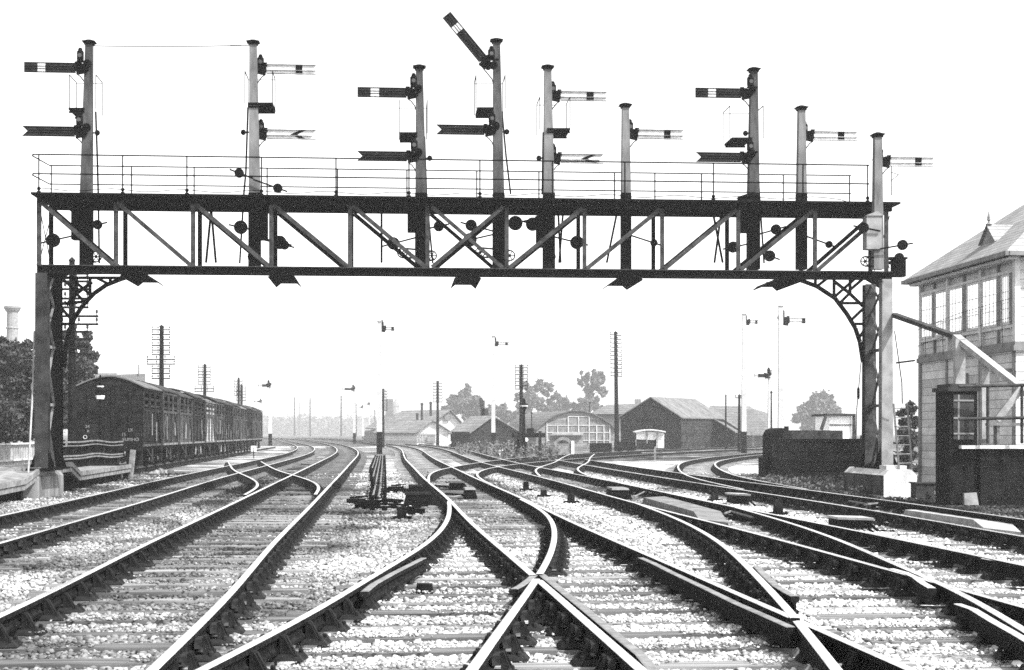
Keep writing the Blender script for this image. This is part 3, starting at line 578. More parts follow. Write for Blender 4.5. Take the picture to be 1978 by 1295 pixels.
# ------------------------------------------------------------ semaphore signals
WP = .65
def semaphore(label, group, MP, k, dirv, dep, top, xt, xb, yb, arms, stage=None, cab=None, weights=(), wheels=(), balls=(), lower=None, hw=None, pm='post', foot=None, rod=None, cs=1.0, cabm='iron', ribm='timberp'):
    """MP(px,py,w) -> world; k: px per metre; dirv: unit vector along the arm, dep: unit vector away from the viewer."""
    base = MP(xb, yb, 0); o = thing('semaphore_signal', base, label, 'railway signal', group)
    X_, Y_ = Vector(dirv), Vector(dep); T = MP(xt, top, 0)
    Wt, Wb = (hw or (.17, .27))
    tz = T.z - .13
    ft = MP(xb, foot if foot else yb, 0)
    P0 = Vector((base.x, base.y, ft.z)); P1 = Vector((T.x, T.y, tz))
    MB().bar(P0, P1, Wb, Wb, Wt, Wt, up=Y_).build('post', M[pm], o)
    if foot: MB().bar(base, P0, Wb * 1.08, Wb * 1.08, Wb * 1.06, Wb * 1.06, up=Y_).build('post_foot', M['black'], o)
    c = Vector((T.x, T.y, tz)); K = MB()
    K.box(c + GZ * .02, (Wt + .05, Wt + .05, .04), X_, Y_); r_ = Wt / 2 + .075
    K.hexa([c + X_ * a + Y_ * b + GZ * .04 for a, b in ((-r_ + .04, -r_ + .04), (r_ - .04, -r_ + .04), (r_ - .04, r_ - .04), (-r_ + .04, r_ - .04))] + [c + X_ * a + Y_ * b + GZ * .07 for a, b in ((-r_, -r_), (r_, -r_), (r_, r_), (-r_, r_))])
    K.hexa([c + X_ * a + Y_ * b + GZ * .07 for a, b in ((-r_, -r_), (r_, -r_), (r_, r_), (-r_, r_))] + [c + X_ * a + Y_ * b + GZ * .13 for a, b in ((-.03, -.03), (.03, -.03), (.03, .03), (-.03, .03))])
    K.build('finial_cap', M['concrete' if pm == 'postwhite' else 'iron'], o)
    for A in arms:
        kind, d, y, tip, st = A[:5]; ang = A[5] if len(A) > 5 else 0
        f = (y - top) / (yb - top); px = xt + (xb - xt) * f
        front = -1 if d < 0 else 1            # arms facing the viewer hang in front of the post, the others behind
        pv = MP(px + d * .10 * k * (1 if not ang else 2.0), y, front * (Wb / 2 + .05))
        ca, sa = math.cos(R(ang)), math.sin(R(ang)); ex = X_ * d * ca + GZ * sa; ez = GZ * ca - X_ * d * sa
        L_ = (abs(tip - px) / k - .10) if not ang else tip / k; h = .122 * (1 + (cs - 1) * .5); a0 = .22 * cs
        m_arm = M['red'] if d < 0 else M['armwhite']; m_st = M['armwhite'] if d < 0 else M['black']
        def q(u, v_): return pv + ex * u + ez * v_
        if kind == 'stop': poly = [q(a0, -h), q(L_, -h), q(L_, h), q(a0, h)]
        else: poly = [q(a0, -h), q(L_, -h), q(L_ - .13, 0), q(L_, h), q(a0, h)]
        ar = MB().prism(poly, Y_ * front * .02).build('arm', m_arm, o)
        K = MB()                             # corrugation ribs of the pressed steel arm
        for v_ in (-h + .012, h - .012, .03, -.03):
            if d > 0 and v_ == .03: continue
            e = L_ - (.0 if kind == 'stop' else .13 * (1 - abs(v_) / h)); K.bar(q(a0, v_), q(e - .005, v_), .075, (.014 if abs(v_) > .05 else .009) * (1 if d < 0 else .75), up=ez)
        K.build('rib', M['iron'] if d < 0 else M[ribm], ar)
        if st:
            u0, u1 = [(abs(s_ - px) / k - .10) if not ang else s_ / k for s_ in st]; u0, u1 = min(u0, u1), max(u0, u1)
            off = Y_ * (-.026 if d < 0 else -.006)
            if kind == 'stop': pl = [q(u0, -h - .002), q(u1, -h - .002), q(u1, h + .002), q(u0, h + .002)]
            else: pl = [q(u0, 0), q(u1 - .05, -h), q(u1 + .10, -h), q(u0 + .17, 0), q(u1 + .10, h), q(u1 - .05, h)]
            MB().prism([p + off for p in pl], Y_ * .032).build('stripe', m_st, ar)
        K = MB(); n = 14                     # spectacle casting with two openings, and the pivot
        K.prism([q(cs * (.12 + .13 * math.cos(i * 2 * math.pi / n)), cs * .13 * math.sin(i * 2 * math.pi / n)) for i in range(n)], Y_ * front * .035)
        K.prism([q(cs * (-.06 + .10 * math.cos(i * 2 * math.pi / n)), cs * (.10 + .11 * math.sin(i * 2 * math.pi / n))) for i in range(n)], Y_ * front * .03)
        K.disc(q(0, -.01) + Y_ * front * -.02, .075, .16, Y_); K.box(q(.19 * cs, .105 * cs), (.10 * cs, .04, .10 * cs), ex, Y_)
        K.bar(q(-.25 * (cs - 1), -.10 * cs), q(.2 * cs, -.14 * cs), .05 * cs, .05 * cs); K.build('spectacle', M['iron'], ar)
        lp = MP(px + d * .02 * k, y, 0) + X_ * d * .13 + GZ * .22 * cs + Y_ * (-front) * -.02 + Y_ * front * (Wb / 2 + .13)
        K = MB(); K.lathe(lp, [(a_ * cs, b_ * cs) for a_, b_ in ((.075, -.10), (.085, -.08), (.085, .10), (.05, .14), (.055, .16), (.03, .20))], 10); K.box(lp + GZ * -.13 - X_ * d * .05, (.26, .12, .03), X_, Y_)
        lm = K.build('lamp', M['iron'], o)
        K = MB(); K.disc(lp + Y_ * front * -.0 + X_ * 0 - Y_ * .09, .05, .04, Y_, 10); K.build('lens', M['lens'], lm)
        K = MB(); b0 = MP(px, y, 0) + GZ * -.42 + X_ * d * .09; b1 = q(.17, -.16)
        K.tube([b0, b0 + X_ * d * .03 + GZ * .10, b1 + GZ * -.04 - X_ * d * .06, b1], .014, 5); K.build('lamp_bracket', M['iron'], o)
    if stage:
        ys, x0, x1, yh, h0, h1 = stage
        K = MB(); a, b = MP(x0, ys, 0), MP(x1, ys, 0); K.bar(a + Y_ * .28, b + Y_ * .28, .9, .05, up=GZ); K.bar(a + Y_ * -.1 + GZ * -.07, b + Y_ * -.1 + GZ * -.07, .05, .04); K.bar(a + Y_ * .6 + GZ * -.07, b + Y_ * .6 + GZ * -.07, .05, .04)
        K.build('stage', M['iron'], o)
        K = MB()
        for hx, sg in ((h0, 1), (h1, -1)):
            for dw in (-.12, .70):
                p0, p1 = MP(hx, ys, 0) + Y_ * dw, MP(hx, yh, 0) + Y_ * dw; K.tube([p0, p1], .010, 4)
            K.tube([MP(hx, yh, 0) + Y_ * -.12, MP(hx, yh, 0) + Y_ * .70], .012, 5)
        K.tube([MP(h0, yh + 2, 0) + Y_ * .70, MP(h1, yh + 2, 0) + Y_ * .70], .007, 4); K.build('safety_hoop', M['wire'], o)
    if cab:
        a, b = MP(cab[0], cab[2], 0), MP(cab[1], cab[3], 0); cc = (a + b) / 2; K = MB()
        K.box(cc, (abs((b - a).dot(X_)), .34, abs(b.z - a.z)), X_, Y_)
        K.prism([Vector(MP(cab[0] - 3, cab[2] + 1, 0)) - Y_ * .2, Vector(MP(cab[1] + 3, cab[2] + 1, 0)) - Y_ * .2, Vector(MP((cab[0] + cab[1]) / 2 + (6 if cab[0] < xb else -6), cab[2] - 8, 0)) - Y_ * .2], Y_ * .4)
        K.build('relay_cabinet', M[cabm], o)
    for (x, y, r_, hx, hy) in weights:
        p = MP(x, y, 0) + Y_ * -.25; f = (y - top) / (yb - top); pxx = xt + (xb - xt) * min(f, 1)
        K = MB(); K.disc(p, r_ / k, .07, Y_, 18); e = MP(pxx, y + (hy if hy else -8), 0) + Y_ * -.22
        K.tube([e, p], .022, 6); dv = (p - e).normalized(); K.tube([p, p + dv * (r_ / k + .13)], .022, 6); K.build('balance_weight', M['iron'], o)
    for (x, y, r_) in wheels:
        p = MP(x, y, 0) + Y_ * -.1; K = MB(); n = 14; r2 = r_ / k
        K.tube([p + X_ * r2 * math.cos(i * 2 * math.pi / n) + GZ * r2 * math.sin(i * 2 * math.pi / n) for i in range(n + 1)], .018, 5)
        for i in range(3): a = i * math.pi / 3; v_ = X_ * r2 * math.cos(a) + GZ * r2 * math.sin(a); K.bar(p - v_, p + v_, .02, .02, up=Y_)
        K.disc(p, .035, .1, Y_, 8); f = (y - top) / (yb - top); K.bar(p - GZ * r2, MP(xt + (xb - xt) * f, y + r_, 0), .04, .04); K.bar(p + GZ * r2, MP(xt + (xb - xt) * f, y - r_ + 2, 0), .04, .04)
        K.build('rope_wheel', M['iron'], o)
    for (x, y) in balls:
        p = MP(x, y, 0); f = (y - top) / (yb - top); K = MB(); K.lathe(p, [(.01, -.07), (.05, -.05), (.07, 0), (.05, .05), (.01, .07)], 10); K.tube([p, MP(xt + (xb - xt) * f, y, 0)], .02, 5); K.build('counterweight', M['iron'], o)
    if rod:
        K = MB()
        for q0, q1 in zip(rod, rod[1:]): K.tube([MP(*q0, 0) + Y_ * .12, MP(*q1, 0) + Y_ * .12], .024, 5)
        K.build('signal_rod', M['iron'], o)
    return o
GM = lambda x, y, w_=0: GP(x, y, WP + w_)
gk = 78.0; SG = 'semaphore signals standing on the gantry'
def gsig(label, *a, **kw): return semaphore(label, SG, GM, gk, GU, GV, *a, foot=374, **kw)
gsig('tall two arm signal at the left end of the gantry, arms pointing left', 77, 172.5, 167, 521, [('stop', -1, 132, 52, (91, 77)), ('dist', -1, 255, 48, None)], stage=(213, 135, 165, 147, 136, 187), cab=(140, 176, 408, 464),
     weights=((107, 467, 13, 0, -14), (192, 437, 9, 0, 5)), wheels=((187, 497, 10),), balls=((188, 257),), rod=[(183, 214), (186, 300), (188, 374), (190, 508)])
gsig('tall two arm signal, second from the left, white arms pointing right', 77, 489, 492, 521, [('stop', 1, 133, 609, (583, 570)), ('dist', 1, 259, 610, (560, 585))], stage=(203, 480, 528, 140, 474, 527), cab=(494, 517, 410, 464),
     weights=((467, 442, 13, 0, 5), (542, 471, 13, 0, -12), (464, 338, 9, 0, 10), (538, 367, 9, 0, -17), (551, 476, 9, 0, -15)), wheels=((491, 497, 11),), balls=((470, 256),), rod=[(478, 206), (474, 330), (470, 374), (462, 508)], pm='postpale')
gsig('lower two arm signal, third from the left, dark arms pointing left', 125, 810, 813, 521, [('stop', -1, 180, 692, (733, 717)), ('dist', -1, 303, 691, None)], stage=(260, 772, 806, 196, 771, 825), cab=(787, 820, 396, 449),
     weights=((760, 473, 12, 0, -14), (847, 440, 10, 0, 7)), wheels=((777, 490, 9), (834, 495, 9)), balls=((830, 306),), rod=[(820, 262), (824, 374), (836, 508)])
gsig('signal in the middle with its upper arm raised and fishtail arm below', 74, 959, 963, 521, [('stop', -1, 128, 126, (101, 86), 50), ('dist', -1, 252, 843, None)], stage=(212, 921, 953, 148, 919, 975), cab=None,
     weights=((909, 438, 11, 0, 14), (907, 466, 13, 0, -13), (994, 434, 14, 0, 7)), wheels=((927, 489, 9), (984, 495, 10)), balls=((979, 255),), rod=[(970, 214), (978, 300), (987, 374)])
gsig('two arm signal right of the raised arm, white arms pointing right', 125, 1058, 1060, 521, [('stop', 1, 185, 1174, (1148, 1134)), ('dist', 1, 306, 1168, (1123, 1150))], stage=(252, 1056, 1100, 190, 1042, 1100), cab=(1036, 1068, 419, 478),
     weights=((1027, 436, 13, 0, 9), (1112, 471, 13, 0, -13)), wheels=((1061, 497, 11),), balls=((1041, 306),), rod=[(1050, 254), (1048, 374)], pm='postpale')
gsig('short single arm signal standing between two taller ones, white arm pointing right', 199, 1208, 1209, 521, [('stop', 1, 259, 1322, (1297, 1284))], weights=((1260, 472, 7, 0, -17),), pm='postpale', hw=(.17, .23))
gsig('two arm signal towards the right with dark arms pointing left', 130, 1456, 1455, 521, [('stop', -1, 181, 1341, (1381, 1366)), ('dist', -1, 305, 1342, None)], stage=(270, 1411, 1450, 207, 1408, 1472), cab=(1427, 1462, 381, 450),
     weights=((1412, 480, 11, 0, -9), (1494, 446, 10, 0, 11), (1482, 497, 11, 0, -10)), balls=((1440, 258),), rod=[(1463, 274), (1469, 374), (1478, 508)])
gsig('short single arm signal, second from the right end, white arm pointing right', 204, 1548, 1548, 521, [('stop', 1, 262, 1660, (1634, 1621))], weights=((1596, 475, 7, 0, -18),), pm='postpale', hw=(.17, .23), ribm='concrete')
semaphore('lowest single arm signal at the right end of the gantry', SG, lambda x, y, w_=0: GP(x, y, -.36 + w_), gk, GU, GV, 256, 1695, 1695, 521, [('stop', 1, 312, 1806, (1782, 1769))], cab=(1670, 1699, 418, 483), weights=((1662, 443, 10, 0, 6), (1737, 476, 10, 0, 7)), wheels=((1669, 506, 9),), pm='postpale', hw=(.18, .25), cabm='legpale', ribm='concrete')
K = MB(); pts = [GP(179 + (483 - 179) * i / 20, 89 + 1.8 * (1 - ((i - 10) / 10)**2) - i * .06, WP) for i in range(21)]; K.tube(pts, .010, 5)
K.bar(GP(445, 88.3, WP), GP(466, 88, WP), .02, .02); tag(K.build('stay_wire', M['wire']), 'thin wire strung between the tops of the two leftmost signals', 'wire')
# small machine boxes at the right end of the gantry
K = MB(); K.box(GP(1735, 518, .2), (.3, .3, .45), GU, GV); K.box(GP(1732, 500, .2), (.45, .35, .05), GU, GV); K.bar(GP(1715, 508, .2), GP(1735, 508, .2), .08, .08); K.disc(GP(1737, 498, -.02), .12, .06, GV); K.build('winding_box', M['iron'], gan)
K = MB()
for (a, b) in (((1717, 311), (1736, 311)), ((1736, 311), (1722, 322)), ((1720, 350), (1736, 338)), ((1736, 338), (1722, 333))): K.tube([GP(*a, .2), GP(*b, .2)], .01, 5)
K.tube([GP(1722, 305, .2), GP(1722, 378, .2)], .012, 5); K.build('ladder_top', M['ironlit'], gan)
# ------------------------------------------------------------ further signals along the line
FS = 'white posted signals further along the line'
def fsig(label, D, x, top, yfoot, ybk, arms, kk=1.0, cs=1.6):
    base = gr(x, HY + F * CZ / D)
    MP = lambda px, py, w_=0: at(px, py, D + w_)
    yb = HY + F * CZ / D
    return semaphore(label, FS, MP, F / D * kk, (1, 0, 0), (0, 1, 0), top, x, x, yb, arms, hw=(.28, .36), pm='postwhite', foot=ybk, cs=cs)
fsig('tall white post signal with black foot standing by the point rods', 112, 733, 619, 872, 834.5, [('stop', 1, 635.5, 763, (761, 756))])
fsig('tall white post signal in front of the dark gabled shed', 140, 953, 648, 867, 836, [('stop', 1, 664.5, 985, (981, 976))])
fsig('white post signal close beside the far end of the wagons', 185, 522, 740, 860, 838, [('stop', -1, 745, 499, (506, 500))])
fsig('white post signal left of centre with its arm pointing left', 220, 684.5, 745, 856, 836.5, [('stop', -1, 752, 660, (666, 661))])
fsig('tall white post signal near the grey works building on the right', 118, 1437, 605, 872, 834, [('stop', 1, 622.5, 1466, (1463, 1459))])
fsig('tallest white post signal right of the works building, arm pointing right', 104, 1508, 589, 880, 845, [('stop', 1, 620, 1557, (1556, 1549))], cs=2.1)
fsig('smaller white post signal with its arm pointing left, beside the tallest one', 128, 1487, 714, 870, 838, [('stop', -1, 726, 1457, (1464, 1458))])
fsig('tiny hazy signal left of two far off, arm pointing left', 420, 701, 782, 850, 843, [('stop', -1, 787, 693, (696, 694))])
fsig('tiny hazy signal right of two far off, arm pointing left', 400, 714, 778, 850, 843, [('stop', -1, 781, 706, (709, 707))])
fsig('tiny hazy signal above the last wagon', 330, 505, 772, 852, 840, [('stop', -1, 776, 491, (497, 493))])
# ------------------------------------------------------------ concrete bases, ladder, stays
TD = Vector((-.085, .9964, 0)).normalized(); TN = Vector((.9964, .085, 0)).normalized()
def base_block(label, c0, wid, ln, h, m1, m2):
    o = thing('concrete_base', c0, label, 'concrete base', 'concrete bases of the gantry legs'); K = MB()
    a = Vector(c0); z = GZ; ch = .14
    prof = [(0, -.15), (wid, -.15), (wid, h - ch), (wid - ch, h), (ch, h), (0, h - ch)]
    K.prism([a + TN * u + z * v_ for u, v_ in prof], TD * ln); K.build('block', m1, o)
    K = MB(); K.box(a + TN * wid / 2 + TD * .55 + z * (h + .045), (.5, .55, .09), TN, TD); K.build('plinth', m1, o)
    if m2: K = MB(); K.hexa([a + TN * -.012 + z * .0, a + TN * -.002, a + TN * -.002 + TD * ln, a + TN * -.012 + TD * ln] + [q + z * (h - ch) for q in (a + TN * -.012, a + TN * -.002, a + TN * -.002 + TD * ln, a + TN * -.012 + TD * ln)]); K.build('shaded_facing', m2, o)  # darker facing: shade of the left side put into its colour
    return o
base_block('chamfered concrete base under the right legs of the gantry', (8.94, 37.35, 0), .82, 3.2, .63, M['concrete'], M['concreteshade'])
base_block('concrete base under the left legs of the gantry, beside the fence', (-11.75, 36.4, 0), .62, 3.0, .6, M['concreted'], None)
def ladder(label, a0, a1, b0, b1, n):
    K = MB(); o = thing('ladder', a1, label, 'ladder', 'ladders at the right gantry leg')
    for p, q in ((a0, a1), (b0, b1)): MB().bar(p, q, .04, .05).build('stile', M['cover'], o)
    for i in range(n):
        t = (i + .5) / n; MB().tube([a0.lerp(a1, t), b0.lerp(b1, t)], .013, 5).build('rung', M['cover'], o)
    return o
ladder('iron ladder leaning beside the right gantry leg', at(1726, 780, 37.4), gr(1741, 957, .0), at(1752, 780, 37.5), gr(1765, 955, 0), 10)
ladder('narrow iron ladder beside the signal box corner', at(1745, 905, 43), gr(1748, 941), at(1757, 905, 43), gr(1760, 941), 6)
K = MB(); K.tube([at(1728, 640, 37.5), at(1742, 740, 38), at(1743, 780, 38.2)], .014, 5); K.tube([at(1664, 690, 39), at(1655, 790, 39), at(1652, 905, 39)], .012, 5)
K.lathe(at(1658, 760, 39), [(.02, -.15), (.035, -.1), (.035, .1), (.02, .15)], 6); tag(K.build('guy_wire', M['wire']), 'thin stay wires hanging beside the right gantry leg', 'wire')
K = MB(); K.tube([at(66, 640, 37.3), at(64, 740, 37), at(54, 925, 36.4)], .022, 6); K.lathe(at(63.5, 748, 37), [(.03, -.1), (.05, -.05), (.05, .05), (.03, .1)], 6)
tag(K.build('stay_rod', M['timberp']), 'pale leaning stay rod left of the gantry leg', 'stay rod')
# ------------------------------------------------------------ signal box on the right
B0 = Vector((12.5, 47.7, 0)); BT = Vector((.085, -1, 0)).normalized(); BN = Vector((1, .085, 0)).normalized()   # along the wall towards the camera; inwards
def bx(s_, o_, z): return B0 + BT * s_ + BN * o_ + GZ * z
box = thing('signal_box', B0, 'timber signal box with tall sash windows and slate roof at right edge', 'signal box')
BL, BD = 7.25, 5.0
def wallbox(K, s0_, s1_, o0_, o1_, z0, z1): K.hexa([bx(s0_, o0_, z0), bx(s1_, o0_, z0), bx(s1_, o1_, z0), bx(s0_, o1_, z0), bx(s0_, o0_, z1), bx(s1_, o0_, z1), bx(s1_, o1_, z1), bx(s0_, o1_, z1)])
K = MB(); wallbox(K, .02, BL - .02, .03, BD, 0, 3.78); K.build('lower_wall', M['boxboard'], box)
K = MB(); wallbox(K, .04, BL - .04, .10, BD, 3.9, 6.1); K.build('inner_wall', M['boxboard'], box)
K = MB()
wallbox(K, -.06, BL + .06, -.06, BD, 3.66, 3.80); wallbox(K, -.03, BL + .03, -.02, BD, 3.80, 3.9)
K.build('string_course', M['boxtrim'], box)
K = MB()
for s_ in (0, 2.3, 4.8, 7.12): wallbox(K, s_ - .02, s_ + .15, -.012, .13, 3.9, 6.14)
wallbox(K, .13, BL - .1, -.006, .12, 5.72, 5.80); wallbox(K, .13, BL - .1, -.006, .12, 4.28, 4.36)
K.build('window_post', M['boxtrimp'], box)
K = MB()
for s_ in (0, 2.3, 4.8, 7.1): K = MB(); wallbox(K, s_ - .02, s_ + (.07 if s_ else .17), -.02, .06, 0, 3.66); K.build('wall_post', M['boxtrim'], box)
for s_ in (1.12, 3.5, 5.95):
    for za, zc_ in ((3.9, 4.28), (5.8, 6.1)): K = MB(); wallbox(K, s_, s_ + .08, .03, .13, za, zc_); K.build('stud', M['boxtrim'], box)
for i, (a, b) in enumerate(((.15, 1.12), (1.36, 2.28), (2.47, 3.55), (3.85, 4.76), (4.97, 6.02), (6.3, 6.85))):
    fr = MB(); z0, z1 = 4.37, 5.71
    wallbox(fr, a, b, .0, .03, z0, z0 + .07); wallbox(fr, a, b, .0, .03, z1 - .06, z1); wallbox(fr, a, a + .05, .0, .03, z0 + .07, z1 - .06); wallbox(fr, b - .05, b, .0, .03, z0 + .07, z1 - .06)
    for t in (1 / 4, 2 / 4, 3 / 4): wallbox(fr, a + (b - a) * t - .010, a + (b - a) * t + .010, .008, .03, z0 + .07, z1 - .06)
    for z in (4.8, 5.25): wallbox(fr, a + .05, b - .05, .006, .028, z - .010, z + .010)
    wf = fr.build('window', M['boxtrimp'], box); pn = MB(); wallbox(pn, a + .02, b - .02, .016, .024, z0 + .02, z1 - .02); pn.build('pane', M['pane'], wf)
K = MB()
for a, b in ((1.12, 1.36), (3.55, 3.85), (6.02, 6.3), (6.85, 7.1)): K = MB(); wallbox(K, a, b, .02, .05, 4.36, 5.72); K.build('sash_gap', M['boxtrim'], box)  # grey strips drawn in place of the dark gaps between sliding sashes
K = MB(); e = .38; zE, zR = 6.22, 8.35
A_ = [bx(-e, -e, zE), bx(BL + e, -e, zE), bx(BL + e, BD + e, zE), bx(-e, BD + e, zE)]; r0_, r1_ = bx(2.5, 2.5, zR), bx(BL - 2.5, 2.5, zR)
K.add(A_ + [r0_, r1_], [(0, 1, 5, 4), (1, 2, 5), (2, 3, 4, 5), (3, 0, 4), (3, 2, 1, 0)]); rf = K.build('roof', M['slatep'], box)
K = MB()
wallbox(K, -e - .03, BL + e + .03, -e - .05, -e + .06, 6.10, 6.215); wallbox(K, BL + e - .06, BL + e + .05, -e + .06, BD, 6.10, 6.215); wallbox(K, -e - .05, -e + .06, -e + .06, BD, 6.10, 6.215); K.build('gutter', M['boxtrim'], box)
K = MB(); wallbox(K, -.2, BL + .2, -.24, .0, 6.02, 6.09); K.build('fascia', M['boxtrimp'], box)
# ventilator gablet and finial on the slope
ap = bx(4.5, .40, 7.27); bl = bx(3.95, .40, 6.79); br = bx(5.05, .40, 6.79); bk = bx(4.5, 1.25, 7.27)
K = MB(); K.add([ap, bl, br, bx(4.5, 1.2, 7.23)], [(0, 1, 2), (0, 3, 1), (0, 2, 3), (1, 3, 2)]); gb = K.build('gablet', M['boxtrim'], rf)
up = GZ * .05; K = MB(); f_ = BN * -.08
K.add([ap + f_ + up, bl + f_ + BT * -.06, bk + up, bx(3.95, .45, 6.81) + BT * -.06, br + f_ + BT * .06, bx(5.05, .45, 6.81) + BT * .06], [(0, 1, 3, 2), (0, 2, 5, 4)]); K.build('gablet_roof', M['slatep'], rf)
K = MB(); K.lathe(ap + up, [(.10, 0), (.04, .05), (.035, .1), (.065, .13), (.045, .16), (.055, .19), (.018, .34), (.004, .43)], 8); K.build('finial', M['boxtrim'], rf)
K = MB(); wallbox(K, 3.35, 3.95, -.03, .02, 2.75, 3.2); nb = K.build('notice_board', M['boxtrim'], box); K = MB(); wallbox(K, 3.43, 3.87, -.036, -.031, 2.82, 3.13); K.build('notice_panel', M['cover'], nb)
K = MB(); wallbox(K, 5.4, 5.6, -.14, .02, 3.45, 3.6); wallbox(K, 5.62, 7.0, -.07, .03, 3.16, 3.21); K.build('wall_bracket', M['boxtrim'], box)
K = MB()
for z, s_ in ((5.0, 1), (4.5, 0)): K.tube([bx(-.1, -.1, z - .35), bx(3.5, -.12, z - .1), bx(BL + .1, -.15, z + .02)], .008, 4)
K.tube([bx(-1.2, -.3, 3.72), bx(-.06, -.12, 3.74)], .03, 5)
for i in range(5): K.tube([bx(.8 + i * 1.45, -.07, 3.8), bx(.8 + i * 1.45, -.1, 5.0 - .3 + i * .07)], .008, 4)
K.build('window_rail', M['wire'], box)
# trunking from the gantry to the box, on posts
tk = thing('cable_trunking', at(1848, 745, 35.2), 'pale sloping timber trunking carried from the gantry to the signal box', 'cable trunking')
Q = [at(1724, 608, 38.6), at(1847, 651, 35.4), at(1990, 764, 32.9)]
K = MB(); K.bar(Q[0], Q[1], .2, .10); K.build('trunk', M['ironlit'], tk); K = MB(); K.bar(Q[1], Q[2], .2, .11); K.build('trunk', M['timberp'], tk)
MB().bar(at(1853, 655, 35.2), at(1853, 744, 35.2), .22, .2).build('support_post', M['timberp'], tk)
MB().bar(at(1902, 700, 34.4), at(1902, 856, 34.4), .16, .16).build('support_post', M['timberp'], tk)
MB().bar(at(1972, 752, 33.1), at(1925, 812, 33.1), .08, .14).build('brace', M['timberp'], tk)
# dark brick wall with pier and railings
wl = thing('brick_wall', (9.3, 32.8, 0), 'sooty brick pier and wall with pale coping at the right edge', 'wall')
W0 = Vector((9.23, 32.9, 0))
K = MB(); K.box(W0 + Vector((.30, .42, 1.20)), (.60, .84, 2.4), TN, TD); K.build('pier', M['brickd'], wl)
K = MB(); K.box(W0 + Vector((.30, .42, 2.44)), (.72, .96, .09), TN, TD); K.box(W0 + Vector((.30, .42, 2.52)), (.56, .8, .07), TN, TD); K.build('pier_cap', M['sheet'], wl)
K = MB(); K.box(W0 + Vector((2.9, .38, .58)), (4.5, .5, 1.2), TN, TD); K.build('low_wall', M['brickd'], wl)
K = MB(); K.box(W0 + Vector((2.66, .32, 1.215)), (4.9, .6, .07), TN, TD); K.build('coping', M['concrete'], wl)
K = MB(); K.box(W0 + Vector((.33, -.015, 1.85)), (.44, .02, .95), TN, TD); bp_ = K.build('panel', M['sheet'], wl)
K = MB()
for z in (1.5, 1.83, 2.2): K.box(W0 + Vector((.33, -.032, z)), (.44, .02, .035), TN, TD)
K.box(W0 + Vector((.22, -.034, 1.85)), (.04, .02, .95), TN, TD); K.build('panel_bar', M['boxtrim'], bp_)
rl = thing('railing', W0 + Vector((2, .1, 1.25)), 'dark two rail iron railing on the coping of the brick wall', 'railing')
for py in (745.5, 808.5):
    K = MB(); K.tube([at(1852, py + 1.5, 32.6), at(2010, py - 2, 32.6)], .035, 8); K.build('rail', M['ironlit'], rl)
for x in (1908, 1974): MB().tube([at(x, 743, 32.62), at(x, 857, 32.62)], .035, 8).build('post', M['ironlit'], rl)
K = MB(); K.box(at(1960, 820, 34), (1.2, .3, .06)); K.box(at(1925, 842, 34), (.06, .25, .5)); K.box(at(1995, 842, 34), (.06, .25, .5)); tag(K.build('plank_bench', M['cover']), 'low plank bench behind the railing on the brick wall', 'bench')
K = MB(); p = gr(1877, 976); K.hexa([p + Vector(q) for q in ((-.15, 0, 0), (.15, 0, 0), (.15, .12, 0), (-.15, .12, 0), (-.13, .08, .24), (.13, .08, .26), (.13, .2, .26), (-.13, .2, .24))]); tag(K.build('stone_slab', M['timber']), 'small grey slab leaning on the dark brick wall', 'stone slab')
K = MB(); p = gr(1786, 962); K.box(p + Vector((0, .2, .16)), (.42, .5, .34)); K.box(p + Vector((0, .2, .345)), (.5, .56, .03)); K.disc(p + Vector((.12, -.06, .12)), .07, .05); tag(K.build('cable_chest', M['sheet']), 'small dark iron chest by the right concrete base', 'chest')
# ------------------------------------------------------------ dark timber dock right of the tracks, hut, stub
dk = thing('timber_dock', gr(1545, 930), 'black timber loading dock behind the right gantry legs', 'loading dock')
p0 = gr(1545, 931); p1 = p0 + TN * 2.6
K = MB(); K.hexa([p0, p1, p1 + TD * 3.5, p0 + TD * 3.5] + [q + GZ * 1.33 for q in (p0, p1, p1 + TD * 3.5, p0 + TD * 3.5)]); K.build('front_wall', M['boardb2'], dk)
q0 = gr(1515, 918); K = MB(); K.hexa([q0, q0 + TN * .55, q0 + TN * .55 + TD * 2, q0 + TD * 2] + [q + GZ * 1.45 for q in (q0, q0 + TN * .55, q0 + TN * .55 + TD * 2, q0 + TD * 2)]); K.build('side_wall', M['cover'], dk)
K = MB(); a = gr(1495, 921); poly = [a, a + TN * .36, a + TN * .36 + GZ * 1.68, a + TN * .25 + GZ * 1.69, a + TN * .1 + GZ * 1.62, a + GZ * 1.45]; K.prism(poly, TD * 1.6); K.build('end_wall', M['timberd'], dk)
MB().bar(gr(1519, 920) + GZ * .0, gr(1519, 920) + GZ * 1.75, .14, .14).build('post', M['timberd'], dk)
K = MB(); b = at(1570, 850, 53); K.box(b + GZ * .1, (1.8, 1.2, .45)); K.build('upper_wall', M['ironlit'], dk)
K = MB(); a = gr(1478.5, 922); K.prism([a, a + TN * .5, a + TN * .5 + GZ * .62, a + GZ * .66], TD * 1.0); K.build('kerb_wall', M['timberd'], dk)
hu = thing('white_hut', at(1615, 848, 62), 'small white hut with dark roof edge behind the timber dock', 'hut')
hA, hB = at(1602, 870, 62), at(1645, 870, 62); hA.z = hB.z = 0; hz1 = at(1600, 804, 62).z
K = MB(); K.hexa([hA, hB, hB + TD * 2, hA + TD * 2] + [q + GZ * hz1 for q in (hA, hB, hB + TD * 2, hA + TD * 2)]); K.build('wall', M['white'], hu)
